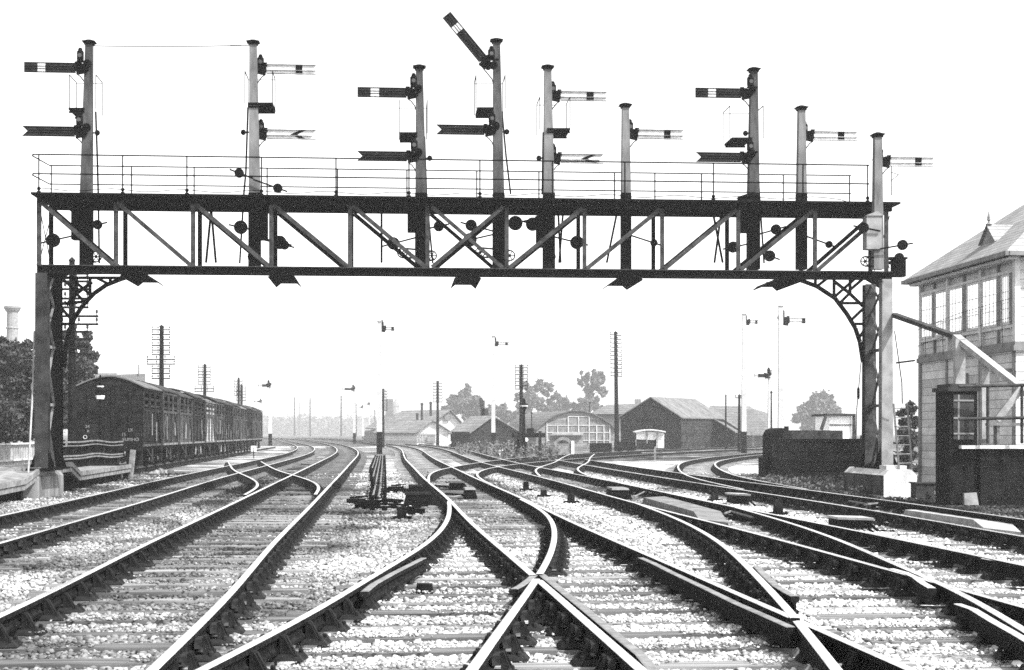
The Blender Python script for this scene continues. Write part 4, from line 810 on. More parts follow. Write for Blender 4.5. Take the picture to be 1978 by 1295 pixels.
K = MB(); K.hexa([q + GZ * hz1 for q in (hA - TN * .15 - TD * .15, hB + TN * .12 - TD * .15, hB + TN * .12 + TD * 2.1, hA - TN * .15 + TD * 2.1)] + [q + GZ * (hz1 + .09) for q in (hA - TN * .12 - TD * .15, hB + TN * .12 - TD * .15, hB + TN * .12 + TD * 2.1, hA - TN * .12 + TD * 2.1)]); K.bar(hA - TN * .16 - TD * .1 + GZ * (hz1 + .03), hA - TN * .36 - TD * .1 + GZ * (hz1 - .55), .12, .09); K.build('roof', M['sheet'], hu)
MB().bar(hA + GZ * (hz1 - .35) - TD * .02, hB + GZ * (hz1 - .35) - TD * .02, .03, .05).build('rail', M['sheet'], hu)
MB().bar(hB + TN * .08 - TD * .05, hB + TN * .08 - TD * .05 + GZ * hz1, .12, .1).build('post', M['sheet'], hu)
# ------------------------------------------------------------ left side: walkway, fence, lamp
wk = thing('timber_walkway', (-10.9, 33, 0), 'timber edged raised walkway at left, humped over the concrete base', 'walkway')
def wl_at(D): return Vector((-10.85 - .1 * (D - 32.8), D, 0))
prof = [(30.0, .38), (35.2, .42), (37.3, .70), (40.9, .70), (42.2, .42), (51.8, .42)]
K = MB(); Kd = MB()
for (d0, z0), (d1, z1) in zip(prof, prof[1:]):
    a, b = wl_at(d0), wl_at(d1); n = Vector((1, .1, 0)).normalized()
    K.hexa([a + GZ * (z0 - .07), a + n * .08 + GZ * (z0 - .07), b + n * .08 + GZ * (z1 - .07), b + GZ * (z1 - .07), a + GZ * (z0 + .05), a + n * .08 + GZ * (z0 + .05), b + n * .08 + GZ * (z1 + .05), b + GZ * (z1 + .05)])
    K.hexa([a + n * -.02 + GZ * (z0 - .2), a + n * .05 + GZ * (z0 - .2), b + n * .05 + GZ * (z1 - .2), b + n * -.02 + GZ * (z1 - .2), a + n * -.02 + GZ * (z0 - .09), a + n * .05 + GZ * (z0 - .09), b + n * .05 + GZ * (z1 - .09), b + n * -.02 + GZ * (z1 - .09)])
    Kd.hexa([a - n * 1.3 + GZ * (z0 - .06), a - n * .01 + GZ * (z0 - .06), b - n * .01 + GZ * (z1 - .06), b - n * 1.3 + GZ * (z1 - .06), a - n * 1.3 + GZ * z0, a - n * .01 + GZ * z0, b - n * .01 + GZ * z1, b - n * 1.3 + GZ * z1])
K.build('edging', M['timber'], wk); Kd.build('surface', M['timber'], wk)
for d_k in (33.0, 35.3, 43.5, 47, 51.5): a = wl_at(d_k); MB().bar(a - Vector((.1, 0, .05)), a - Vector((.1, 0, 0)) + GZ * .34, .14, .14).build('post', M['timberd'], wk)
MB().bar(wl_at(51.9) + GZ * 0, wl_at(51.9) + GZ * .95 + Vector((.1, 0, 0)), .16, .14).build('post', M['timber'], wk)
K = MB(); K.hexa([wl_at(30) - Vector((.3, 0, .1)), wl_at(52) - Vector((.3, 0, .1)), wl_at(52) - Vector((1.4, 0, .1)), wl_at(30) - Vector((1.4, 0, .1)), wl_at(30) + Vector((-.3, 0, .3)), wl_at(52) + Vector((-.3, 0, .3)), wl_at(52) + Vector((-1.4, 0, .3)), wl_at(30) + Vector((-1.4, 0, .3))]); K.build('retaining_wall', M['timberd'], wk)
def fence(label, d0, d1, o0, o1, z0, pales, wav, n):
    def fp(D, z): p = wl_at(D) - Vector((o0 + (o1 - o0) * (D - d0) / (d1 - d0), 0, 0)); p.z = z; return p
    o = thing('wooden_fence', fp(d0, z0), label, 'fence', 'wooden fences on the left')
    m = 24
    for z in (z0 + .86, z0 + .42) + ((z0 + .33, z0 + .74) if not pales else ()):
        K = MB(); th = .045 if z != z0 + .74 else .028
        for i in range(m):
            a, b = d0 + (d1 - d0) * i / m, d0 + (d1 - d0) * (i + 1) / m
            K.bar(fp(a, z + wav * (math.sin(a * .75 + z * .3) + .6 * math.sin(a * 1.7))), fp(b, z + wav * (math.sin(b * .75 + z * .3) + .6 * math.sin(b * 1.7))), .05, th)
        K.build('rail', M['limewash'] if pales else M['cover'], o)
    for i in range(n):
        d = d0 + (d1 - d0) * (i + .5) / n
        if pales: MB().bar(fp(d, .1) - Vector((.05, 0, 0)), fp(d, z0 + random.uniform(.80, .95)) - Vector((.05, 0, 0)), .14, .03, up=(1, 0, 0)).build('pale', M['timberp'], o)
        else: MB().bar(fp(d, .1) - Vector((.08, 0, 0)), fp(d, z0 + .93) - Vector((.08, 0, 0)), .1, .1, up=(1, 0, 0)).build('post', M['timberd'], o)
    if not pales:
        K = MB()
        for i in range(30):
            d = d0 + (d1 - d0) * (i + .5) / 30; K.bar(fp(d, .1) - Vector((.14, 0, 0)), fp(d, z0 + .72) - Vector((.14, 0, 0)), .23, .02, up=(1, 0, 0))
        K.build('boarding', M['timberd'], o)
fence('weathered paling fence with pale rails left of the gantry leg', 37.0, 46.5, 1.7, 1.7, .36, True, .0, 30)
fence('sagging rail fence with dark boarding in front of the cattle wagon', 47.6, 56.2, 1.75, .9, .36, False, .028, 9)
gl = thing('gas_lamp', gr(194, 905), 'gas lamp on a post in front of the end of the first wagon', 'gas lamp')
p = at(193.5, 775, 56.0); K = MB(); K.tube([Vector((p.x, p.y, 0)), p], .06, 8); K.build('post', M['black'], gl)
K = MB(); K.lathe(p, [(.05, 0), (.13, .06), (.2, .36), (.21, .38), (.10, .52), (.05, .6), (.07, .66), (.02, .95)], 6); ln = K.build('lantern', M['black'], gl)
K = MB(); K.lathe(p + GZ * .07, [(.135, 0), (.165, .13)], 6); K.build('pane', M['white'], ln); K = MB(); K.lathe(p + GZ * .5, [(.125, .0), (.135, .05)], 6); K.build('vent_ring', M['concrete'], ln)
K = MB(); p = gr(490, 886); K.tube([p, p + GZ * .5], .03, 6); o_ = thing('marker_board', p, 'small white square marker board beside the wagons', 'marker board'); K.build('post', M['black'], o_)
K = MB(); K.box(p + GZ * .58, (.32, .03, .34)); b_ = K.build('board', M['white'], o_); K = MB(); K.disc(p + Vector((0, -.02, .58)), .035, .02); K.build('dot', M['black'], b_)
for (x, y, D, lab) in ((869, 855, 150, 'small white ground disc signal by the white weatherboard house'), (1016.5, 849.5, 110, 'small white ground disc signal under the timber buffer stop')):
    o_ = thing('disc_signal', at(x, y + 8, D), lab, 'disc signal', 'ground disc signals'); K = MB(); K.disc(at(x, y, D), .14, .04); K.build('disc', M['white'], o_); K = MB(); K.bar(Vector((at(x, y, D).x, D + .06, 0)), at(x, y, D + .06), .08, .08); K.build('post', M['black'], o_)
K = MB()
for i in range(5):
    p = gr(292 + i * 9, 918 - i * .5); K.add(*(lambda v, f: ([tuple(p + Vector(q) * (.10 + .05 * ((i * 7) % 3)) + GZ * .05) for q in v], [tuple(g) for g in f]))(IV * rng.uniform(.7, 1.2, (12, 1)), IF))
tag(K.build('stone_heap', M['concreted']), 'small heap of pale broken stones at the end of the walkway', 'stone heap')
# ------------------------------------------------------------ cattle wagons
WT = Vector((-.096, 1, 0)).normalized(); WN = Vector((1, .096, 0)).normalized(); W00 = Vector((-14.78, 57.0, 0))
def text_mesh(body, size, m, parent, mtx, ext=.004):
    cu = bpy.data.curves.new('lettering', 'FONT'); cu.body = body; cu.size = size; cu.extrude = ext; cu.align_x = 'CENTER'
    ob = bpy.data.objects.new('lettering', cu); me = bpy.data.meshes.new_from_object(ob); bpy.data.objects.remove(ob); me.transform(mtx); me.materials.append(m)
    o = bpy.data.objects.new('lettering', me); COL.objects.link(o); o.parent = parent; return o
WLAB = ['cattle wagon nearest the gantry, white lettering on its black end', 'second cattle wagon from the gantry, dark slatted side', 'third cattle wagon from the gantry, streaked with limewash', 'fourth cattle wagon from the gantry, just before the pale one', 'pale grey planked cattle wagon in the dark train', 'cattle wagon coupled just beyond the pale one', 'second cattle wagon beyond the pale one', 'third cattle wagon beyond the pale one', 'fourth cattle wagon beyond the pale one', 'third cattle wagon from the far end of the train', 'last cattle wagon but one at the far end of the train', 'last cattle wagon at the far end of the train']
BM = ['plank3', 'plank', 'plank2', 'plank', 'plankp', 'plank3', 'plank', 'plank3', 'plank2', 'plank', 'plank3', 'plank']
for i in range(12):
    s_ = i * 5.7; L_ = 5.05; pal = i == 4
    o = thing('cattle_wagon', W00 + WT * s_, WLAB[i], 'railway wagon', 'cattle wagons standing in the siding')
    def wp(a, b, z, s_=s_): return W00 + WT * (s_ + a) + WN * b + GZ * z
    def wb(K, a0, a1, b0, b1, z0, z1): K.hexa([wp(a0, b0, z0), wp(a1, b0, z0), wp(a1, b1, z0), wp(a0, b1, z0), wp(a0, b0, z1), wp(a1, b0, z1), wp(a1, b1, z1), wp(a0, b1, z1)])
    hb = 1.21; K = MB(); zz = 3.18 + (0, .03, -.06, .04, -.09, .05, 0, .06, -.05, .03, -.02, .04)[i]
    arc = [(-hb + 2 * hb * t / 10, zz + .40 * math.sin(math.pi * t / 10) ** 1.0) for t in range(11)]
    # closed lower sides, open slatted upper part, boarded ends
    wb(K, .06, L_ - .06, hb - .07, hb - .02, 1.1, 2.35); wb(K, .06, L_ - .06, -hb + .02, -hb + .07, 1.1, 2.35)
    K.prism([wp(0, -hb, 1.1), wp(0, hb, 1.1)] + [wp(0, x, z - .03) for x, z in arc[::-1]], WT * .06); K.prism([wp(L_ - .06, -hb, 1.1), wp(L_ - .06, hb, 1.1)] + [wp(L_ - .06, x, z - .03) for x, z in arc[::-1]], WT * .06)
    wb(K, .06, L_ - .06, -hb + .07, hb - .07, 1.1, 1.2); K.build('body', M[BM[i]], o)
    K = MB()
    for z in (2.55, 2.8, 3.05): wb(K, .06, L_ - .06, hb - .06, hb - .02, z - .05, z + .04); wb(K, .06, L_ - .06, -hb + .02, -hb + .06, z - .05, z + .04)
    K.build('slats', M['plankp'] if pal else M['boardb2'], o)
    K = MB()
    K.prism([wp(-.06, x * 1.05, z) for x, z in arc] + [wp(-.06, x * 1.05, z + .05) for x, z in arc[::-1]], WT * (L_ + .12)); K.build('roof', M['wroof2' if i in (0, 4, 8) else 'wroof'], o)
    K = MB()
    for a in (0.0, 1.72, L_ - 1.81, L_ - .1): wb(K, a, a + .09, hb - .015, hb + .05, 1.05, 3.2)
    wb(K, .0, L_, hb - .018, hb + .03, 2.33, 2.43); wb(K, 0, L_, hb - .018, hb + .02, 3.1, 3.18)
    K.bar(wp(.1, hb + .015, 1.15), wp(.93, hb + .015, 2.3), .05, .07); K.bar(wp(L_ - .1, hb + .015, 1.15), wp(L_ - .93, hb + .015, 2.3), .05, .07)
    K.build('side_framing', M['wdirt' if i % 3 else 'plank'], o)
    K = MB()
    for k in range(5):
        a = random.uniform(.1, L_ - .5); z = random.uniform(1.15, 1.5); wb(K, a, a + random.uniform(.1, .34), hb - .022, hb - .012, z, z + random.uniform(.3, .85)); K.build('limewash_patch', M['cover'], o); K = MB()
    K = MB()
    for a in (-.035,):
        for b in (-.75, -.12, .12, .75): wb(K, a, a + .035, b - .05, b + .05, 1.05, 3.1)
    wb(K, -.03, .0, -hb, hb, 2.3, 2.4); K.build('end_framing', M['timberd'], o)
    K = MB(); wb(K, -.05, L_ + .05, hb - .25, hb - .08, .86, 1.09); wb(K, -.05, L_ + .05, -hb + .08, -hb + .25, .86, 1.09); wb(K, -.09, .03, -hb, hb, .84, 1.09); wb(K, L_ - .03, L_ + .09, -hb, hb, .84, 1.09)
    for a in (1.0, L_ - 1.0): wb(K, a - .25, a + .25, hb - .26, hb - .16, .35, .86); wb(K, a - .25, a + .25, -hb + .16, -hb + .26, .35, .86)
    K.build('underframe', M['timberd'], o)
    K = MB(); wb(K, 0, L_, hb + .0, hb + .035, 1.02, 1.10); K.build('sole_edge', M['cover'] if i not in (0,) else M['wdirt'], o)
    for a in (1.0, L_ - 1.0):
        for b in (-.75, .75):
            K = MB(); K.disc(wp(a, b, .19 + .46), .46, .12, WN, 20); K.build('wheel', M['iron'], o)
    for b in (-.86, .86):
        K = MB(); K.tube([wp(-.08, b, .97), wp(-.32, b, .97)], .06, 8); K.disc(wp(-.34, b, .97), .17, .04, WT, 14); K.build('buffer', M['iron'], o)
    K = MB(); K.bar(wp(L_ * .3, hb - .05, .9), wp(L_ * .55, hb + .02, .45), .03, .05); K.bar(wp(L_ * .6, hb - .05, .92), wp(L_ * .48, hb, .4), .03, .05); K.build('brake_lever', M['sheet'], o)
    if i == 0:
        xd = WN; rot = Matrix((xd.to_4d(), GZ.to_4d(), (-WT).to_4d(), (0, 0, 0, 1))).transposed()
        for col in range(3): rot[3][col] = 0
        rot[3][3] = 1
        for tx, b, z, sz in (('LK', .78, 1.57, .17), ('15', .52, 1.40, .17), ('EUMHO', .78, 1.22, .17), ('24', -.78, 1.70, .16), ('X', -.76, 1.54, .14), ('O', -.86, 1.30, .20)):
            p = wp(-.040, b, z) - o.location; text_mesh(tx, sz, M['timber'] if tx != 'O' else M['limewash'], o, Matrix.Translation(p) @ rot)
o = thing('railway_track', W00 + WT * -8, 'railway siding under the row of cattle wagons', 'railway track', 'railway tracks through the yard')
for sg in (-1, 1):
    xy = [((W00 + WT * d + WN * sg * GH).x, (W00 + WT * d + WN * sg * GH).y) for d in np.linspace(-5, 95, 30)]; rail_mb(xy).build('rail', [M['rust'], M['rusttop'], M['rusttop']], o)
# ------------------------------------------------------------ rods, machinery and covers between the tracks
o = thing('point_rodding', gr(728, 974), 'bundle of point rods on roller stands between the two middle tracks', 'point rods')
def rod_x(d): return float(np.interp(d, [33, 38, 72, 92, 120], [-2.78, -3.17, -5.95, -7.6, -9.9]))
RD = [33.7, 33.9, 33.6, 34.1, 44, 49, 55, 61]
for k, ds_ in enumerate(RD):
    pts = [Vector((rod_x(d) - k * .064, d, .13 + .012 * math.sin(d * 2 + k))) for d in np.linspace(ds_, 98 - k, 60)]
    K = MB(); K.tube(pts, .022, 5); K.build('rod', M['cover' if k % 2 else 'iron'], o)  # every other rod paler, bright highlights put into the colour
for d in np.arange(34, 97, 1.9):
    n_ = sum(1 for q in RD if q < d); wd = n_ * .064 + .08; x = rod_x(d) - (n_ - 1) * .032; K = MB(); K.box((x, d, .09), (wd, .16, .03)); K.box((x - wd / 2, d, .05), (.06, .18, .2)); K.box((x + wd / 2, d, .05), (.06, .18, .2)); K.build('roller_stand', M['iron'], o)
K = MB(); pts = [(rod_x(d) - .04, d) for d in (33, 50, 72, 98)]; K.add([(x - .05, d, -.02) for x, d in pts] + [(x - (.3 + .3 * min(1, (d - 33) / 35)) , d, -.02) for x, d in pts], [(i, i + 1, 5 + i, 4 + i) for i in range(3)]); K.build('greasy_bed', M['timberd'], o)
o = thing('cross_rodding', gr(735, 978), 'dark cross rods and cranks at the near end of the rod bundle', 'cross rods')
for j, (y, x0, x1) in enumerate(((969, 672, 775), (975, 690, 790), (981, 705, 800), (945, 735, 788), (948, 740, 800))):
    K = MB(); a, b = gr(x0, y, .06), gr(x1, y + 1, .06); K.tube([a, (a + b) / 2 + GZ * .02, b], .025, 5)
    for t in (.15, .4, .7, .9): p = a.lerp(b, t); K.box(p - GZ * .02, (.10, .13, .06))
    K.build('rod', M['iron'], o)
for (x, y) in ((688, 970), (705, 980), (765, 945), (800, 990)):
    K = MB(); p = gr(x, y); K.disc(p + GZ * .1, .14, .03, GZ); K.bar(p + GZ * .12, p + Vector((.25, .1, .12)), .05, .03); K.box(p + GZ * .02, (.4, .3, .1)); K.build('crank', M['iron'], o)
def cover(name, label, pts, h, m, cat, group=None, z=0.0):
    K = MB(); P = [gr(x, y, z + h) for x, y in pts]; n = len(P); c = sum(P, Vector()) / n
    Q = [p + (p - c) * .04 - GZ * (h + .05) for p in P]; K.add(P + Q, [tuple(range(n)), ] + [(i, n + i, n + (i + 1) % n, (i + 1) % n) for i in range(n)])
    return tag(K.build(name, m), label, cat, group)
def chest(label, x0, x1, y0, y1, ln, m, ms, roofed=True):
    a = gr(x0, y1); b = gr(x1, y1); wd = (b - a).length; h = (y1 - y0) / F * a.y * .95
    o = thing('point_cover', (a + b) / 2, label, 'cover box', 'timber covers between the rails'); K = MB()
    K.hexa([a, b, b + TD * ln, a + TD * ln] + [q + GZ * h * .82 for q in (a + TN * wd * .08, b - TN * wd * .2, b - TN * wd * .2 + TD * ln, a + TN * wd * .08 + TD * ln)]); K.build('box', m, o)
    K = MB(); K.hexa([q + GZ * (h * .83) for q in (a + TN * wd * .04 - TD * .03, b - TN * wd * .16 - TD * .03, b - TN * wd * .16 + TD * ln, a + TN * wd * .04 + TD * ln)] + [q + GZ * h for q in (a + TN * wd * .06, b - TN * wd * .2, b - TN * wd * .2 + TD * ln, a + TN * wd * .06 + TD * ln)]); K.build('lid', ms, o)
    K = MB(); p = a + GZ * h * .3 + TD * .3; K.tube([p, p - TN * .4 + GZ * .03, p - TN * .7 - GZ * .1], .03, 5); K.build('pipe', M['iron'], o); return o
chest('dark timber point cover between the rails just beyond the lighter one', 868, 905, 930, 946, .8, M['timberd'], M['cover'])
chest('lighter timber point cover in the middle track with a dark end', 897, 923, 942, 964, .7, M['timberd'], M['timber'])
chest('timber point cover with sloping ends at the near end of the plank cover', 1180, 1222, 942, 965, .9, M['timberd'], M['timber'])
chest('long black timber box against the rail right of the point rods', 780, 846, 951, 976, .6, M['timberd'], M['timberd'])
chest('dark box under the rail behind the long black box', 788, 822, 937, 952, .6, M['timberd'], M['timberd'])
o = cover('plank_cover', 'long flat plank cover lying between the rails at right centre', [(1243, 961), (1284, 959), (1392, 988), (1407, 1010), (1350, 1003), (1340, 988)], .12, M['cover'], 'plank cover', 'plank covers between rails')
o = cover('plank_cover', 'flat plank cover at the right edge beside the brick wall', [(1748, 985), (1842, 984), (1945, 1003), (1972, 1028), (1900, 1020), (1880, 1004)], .10, M['timberp'], 'plank cover', 'plank covers between rails')
def cable_box(label, x0, x1, y0, y1, ln, pipes):
    a = gr(x0, y1); b = gr(x1, y1 + 2); h = (y1 - y0) / F * a.y; o = thing('cable_box', (a + b) / 2, label, 'cable box', 'wooden cable boxes on the ballast'); K = MB()
    K.hexa([a, b, b + TD * ln, a + TD * ln] + [q + GZ * h for q in (a, b, b + TD * ln, a + TD * ln)]); K.build('box', M['timberd'], o)
    K = MB(); e_ = .03; K.hexa([q + GZ * (h + .003) for q in (a - TN * e_ - TD * e_, b + TN * e_ - TD * e_, b + TN * e_ + TD * ln, a - TN * e_ + TD * ln)] + [q + GZ * (h + .04) for q in (a - TN * e_ - TD * e_, b + TN * e_ - TD * e_, b + TN * e_ + TD * ln, a - TN * e_ + TD * ln)]); K.build('lid', M['timberp'], o)
    K = MB()
    for t in pipes: p = a.lerp(b, t) + GZ * h * .6; K.tube([p, p - TD * .15 + GZ * .02, p - TD * .35 + TN * .12 - GZ * .12, p - TD * .6 + TN * .25 - GZ * h * .6], .022, 6)
    K.build('pipe', M['iron'], o); return o
cable_box('low wooden cable box with two pipes on the white ballast at right', 1621, 1684, 1004, 1020, .6, (.6, .82))
cable_box('square wooden cable box with one pipe near the rails at right', 1415, 1447, 957, 973, .6, (.8,))
K = MB()
SB = [(1380, 946, 966), (1503, 966, 992), (1016, 931, 946), (1050, 947, 958), (1103, 953, 970), (820, 1128, 1142), (776, 980, 1000)]
SBL = ['dark stump post left of the square cable box', 'dark stump post between the rails near the wooden cable box', 'short dark stump post farthest away on the white ballast', 'small dark stump with a bolt on the white ballast', 'dark stump beside the rail above the plank sleepers', 'small dark wooden block lying in the foreground ballast', 'dark stump in front of the long black box']
for (x, y0, y1), lb in zip(SB, SBL):
    p = gr(x, y1); h = (y1 - y0) / F * p.y; K = MB(); K.hexa([p + Vector(q) for q in ((-.09, -.09, -.05), (.09, -.09, -.05), (.09, .09, -.05), (-.09, .09, -.05), (-.07, -.07, h), (.07, -.07, h), (.07, .07, h), (-.07, .07, h))]); 
    if y0 != 1128: K.bar(p + Vector((-.16, 0, .0)), p + Vector((.18, 0, .0)), .12, .05)
    tag(K.build('stump_post', M['timberd']), lb, 'stump post', 'dark stump posts between the tracks')
o = thing('facing_point_rods', gr(1430, 1000), 'light rods and brackets beside the long plank cover', 'point rods'); K = MB()
for pl in ([(1225, 960), (1245, 950), (1290, 958), (1330, 966)], [(1400, 992), (1412, 988), (1456, 1000)], [(1640, 968), (1675, 974), (1700, 972)], [(860, 962), (875, 960), (890, 958)]): K.tube([gr(x, y, .12) for x, y in pl], .02, 5)
K.build('rod', M['cover'], o)
K = MB(); a = gr(1265, 890); K.bar(a, a + GZ * .75, .09, .09); o = thing('marker_post', a, 'thin marker post with a dark pointed board before the white hut', 'marker post'); K.build('post', M['timber'], o)
K = MB(); b = a + GZ * .72; K.prism([b + Vector((-.08, -.06, 0)), b + Vector((.08, -.06, .1)), b + Vector((.08, -.06, .5)), b + Vector((-.08, -.06, .35))], (0, .03, 0)); K.build('board', M['timberd'], o)
# ------------------------------------------------------------ telegraph poles
def telegraph(label, D, x, top, arms, ybot=None, wid=1.0, wide=(), lean=0, w_=.26, tilt=0.0, side=0, named=True):
    b = at(x - lean, HY + F * CZ / D, D); b.z = 0; T = at(x, top, D); o = thing('telegraph_pole', b, label, 'telegraph pole', 'telegraph poles along the line')
    K = MB(); K.tube([b, T], w_ / 2 * 1.3, 7, w_ / 2 * .8); K.lathe(T, [(w_ * .5, 0), (w_ * .5, .04), (.02, .14)], 6); K.build('pole', M['pole'], o)
    ct, st_ = math.cos(tilt), math.sin(tilt)
    for i, y in enumerate(arms):
        c = at(x - lean * (y - top) / (HY - top), y, D) - Vector((0, w_ / 2 + .05, 0)); L_ = (wid * (1.55 if i in wide else 1)) ; ax = Vector((ct, st_, 0))
        K = MB(); a, e = (c - ax * L_, c + ax * L_) if side == 0 else ((c, c + ax * L_) if side > 0 else (c - ax * L_, c)); K.bar(a, e, .06, .075); ar = K.build('cross_arm', M['pole'], o)
        for t in (.03, .35, .65, .97): p = a.lerp(e, t); q_ = MB(); q_.lathe(p + GZ * .025, [(.015, 0), (.015, .08), (.04, .08), (.046, .12), (.036, .19), (.008, .2)], 6); q_.build('insulator', M['insul'], ar)
    return o
telegraph('dark telegraph pole half hidden behind the left gantry leg', 52, 139, 505, [530, 545, 560, 578, 595, 612, 627.5, 642, 656, 671], wid=.60, wide=(5, 6), w_=.24)
telegraph('tall telegraph pole with twelve cross arms above the wagons', 95, 312, 632, [638, 647, 657, 668, 677, 686, 695, 704, 713, 722, 732], wid=.56, wide=(6, 7), w_=.30)
telegraph('telegraph pole above the middle of the wagon row', 135, 395.5, 706, [711, 718, 724, 730, 737, 744, 751, 757], wid=.55, wide=(6, 7), w_=.30)
telegraph('thin telegraph pole, left of a close pair above the far wagons', 150, 461, 732, [738, 744, 750, 757, 764], wid=.4, w_=.24)
telegraph('telegraph pole, right of a close pair above the far wagons', 158, 466.5, 745, [750, 756, 762, 768, 774], wid=.5, w_=.28)
telegraph('thin telegraph pole with one sided arms right of the tall white signal', 160, 740, 753, [757, 763, 769, 775, 781, 787, 793], wid=.45, w_=.26, side=1)
telegraph('telegraph pole in front of the white weatherboard house', 170, 845.5, 738, [741, 747, 753, 759, 765, 771, 777], wid=.52, w_=.28)
telegraph('telegraph pole behind the gas lamp and buffer stop', 120, 1007, 707, [710, 717, 724, 731, 738, 745, 752], wid=.5, w_=.28)
telegraph('thick leaning telegraph pole seen end on beside the black shed', 128, 1189, 643, [648, 656, 664, 672, 680, 688, 696, 704, 712, 720, 727], wid=1.0, w_=.32, tilt=1.02, lean=-3)
telegraph('short telegraph pole left of the white post signal on the right', 140, 1402, 765, [], w_=.16)
telegraph('telegraph pole in front of the grey works building', 125, 1428, 765, [769], wid=.35, w_=.22)
for i, (x, t, D, lb) in enumerate(((569, 768, 800, 'leftmost hazy far pole beyond the wagons'), (578, 778, 1100, 'shorter hazy far pole beside the leftmost one'), (599, 770, 760, 'hazy far pole in the gap beyond the bend'), (622, 792, 1300, 'short pale far pole left of centre'), (659, 765, 700, 'hazy far pole left of the arm pointing left'), (687, 780, 560, 'hazy far pole touching a white post'), (724, 792, 800, 'short hazy far pole left of the tall white signal'), (555, 800, 1300, 'faint far pole low in the mist'))):
    telegraph('%s' % lb, D, x, t, [t + 3, t + 8] if i != 2 else [], wid=1.3, w_=.75)
for i, (x, t, D, lb) in enumerate(((1027, 800, 170, 'thin mast left of the arched hall'), (1063, 797, 175, 'thin mast over the arched hall roof'), (1490, 760, 125, 'thin dark rod between two white signal posts'), (1139, 780, 190, 'thin mast in front of the far elm tree'))):
    b = at(x, HY + F * CZ / D, D); b.z = 0; o = thing('mast', b, lb, 'mast', 'thin masts in the yard'); K = MB(); K.tube([b, at(x, t, D)], .09, 6, .05); K.build('pole', M['pole'], o); K = MB(); K.lathe(at(x, t, D), [(.1, 0), (.1, .1), (.02, .2)], 6); K.build('cap', M['pole'], o)
# ------------------------------------------------------------ buildings beyond the tracks
def hip3(pts): return [at(*p) for p in pts]
def gabled(name, label, cat, D, xl, xr, ye, xa, ya, depth, ddir, wm, rm, ov=.25, yb=None, gm=None, side='R'):
    """gable wall facing the viewer between xl and xr, eaves at ye, apex (xa, ya); body runs back along ddir."""
    ddir = (ddir[0], ddir[1], 0); o = thing(name, Vector((at((xl + xr) / 2, HY, D).x, D, 0)), label, cat)
    a, b, c = at(xl, ye, D), at(xr, ye, D), at(xa, ya, D); dv = Vector(ddir).normalized() * depth; a0, b0 = Vector((a.x, a.y, -.1)), Vector((b.x, b.y, -.1))
    K = MB(); K.add([a0, b0, b, c, a], [(0, 1, 2, 3, 4)]); K.build('gable_wall', gm or wm, o)
    K = MB(); K.add([q + dv for q in (a0, b0, b, c, a)], [(4, 3, 2, 1, 0)]); K.build('gable_wall', gm or wm, o)
    K = MB(); K.add([a0, a, a + dv, a0 + dv], [(0, 1, 2, 3)]); K.build('side_wall', wm, o)
    K = MB(); K.add([b0, b, b + dv, b0 + dv], [(3, 2, 1, 0)]); K.build('side_wall', wm, o)
    dn = Vector(ddir).normalized(); f = -dn * ov; t = GZ * .10; e1 = (a - c).normalized() * ov; e2 = (b - c).normalized() * ov
    K = MB()
    for e_, s_ in ((a + e1, 1), (b + e2, -1)):
        p = [c + f, e_ + f, e_ + dv - f, c + dv - f]; K.hexa(p + [q + t for q in p]) if s_ > 0 else K.hexa([q for q in p] + [q + t for q in p])
    rf = K.build('roof', rm, o)
    return o, rf, (a, b, c, dv)
# black tarred shed
o, rf, _ = gabled('black_shed', 'large black tarred shed with grey roof behind the tracks at right', 'shed', 150, 1199, 1316, 806, 1258, 768.5, 11, (.55, 1), M['boardb2'], M['iron_sheet'], gm=M['boardb'])  # side walls lighter than the gable, sunlit tone put into the colour
K = MB(); K.bar(at(1257, 783, 149.6), at(1257, 808, 149.6), .35, .2); K.build('door_rail', M['timberd'], o)
# lean-to on its right
o = thing('lean_to_shed', at(1390, 860, 160), 'low tarred lean-to with sloping grey roof beside the black shed', 'shed')
a, b, c, d = at(1367, 806, 158), at(1417, 838, 156), at(1417, 870, 156), at(1367, 870, 158); K = MB(); K.prism([a, b, c, d], (2, 5, 0)); K.build('wall', M['boardb'], o)
K = MB(); p = [at(1365, 803, 157.5), at(1420, 836.5, 155), at(1440, 838, 165), at(1372, 785, 178)]; K.hexa(p + [q + GZ * .12 for q in p]); K.build('roof', M['slate'], o)
K = MB(); K.box(at(1384, 858, 155.2), (1.2, .2, 1.6)); K.build('doorway', M['black'], o)
# grey works building on the right
o = thing('works_building', at(1430, 860, 165), 'long low works building with slate roof and white wall on the right', 'building')
K = MB(); K.hexa([at(1396, 870, 165), at(1487, 870, 165), at(1487, 870, 175), at(1396, 870, 175), at(1396, 838, 165), at(1487, 838, 165), at(1487, 838, 175), at(1396, 838, 175)]); K.build('wall', M['boardw'], o)
K = MB(); p = [at(1392, 837, 164), at(1489, 837, 164), at(1487, 802, 178), at(1455, 792, 178), at(1375, 786, 178)]; K.add(p + [q + Vector((0, .1, .15)) for q in p], [(0, 1, 2, 3, 4), (9, 8, 7, 6, 5), (0, 5, 6, 1), (1, 6, 7, 2)]); K.build('roof', M['slate'], o)
K = MB(); K.bar(at(1390, 839, 163.8), at(1490, 839, 163.8), .2, .25); K.build('gutter', M['boxtrim'], o)
for x in (1411, 1446, 1466): K = MB(); K.box(at(x, 853, 164.8), (.75, .2, 1.15)); K.build('window', M['paned'], o)
o, rf, _ = gabled('slate_house', 'slate roofed house rising behind the works building', 'house', 190, 1372, 1396, 795, 1384, 786, 5, (1, .6), M['boardg'], M['slate'])
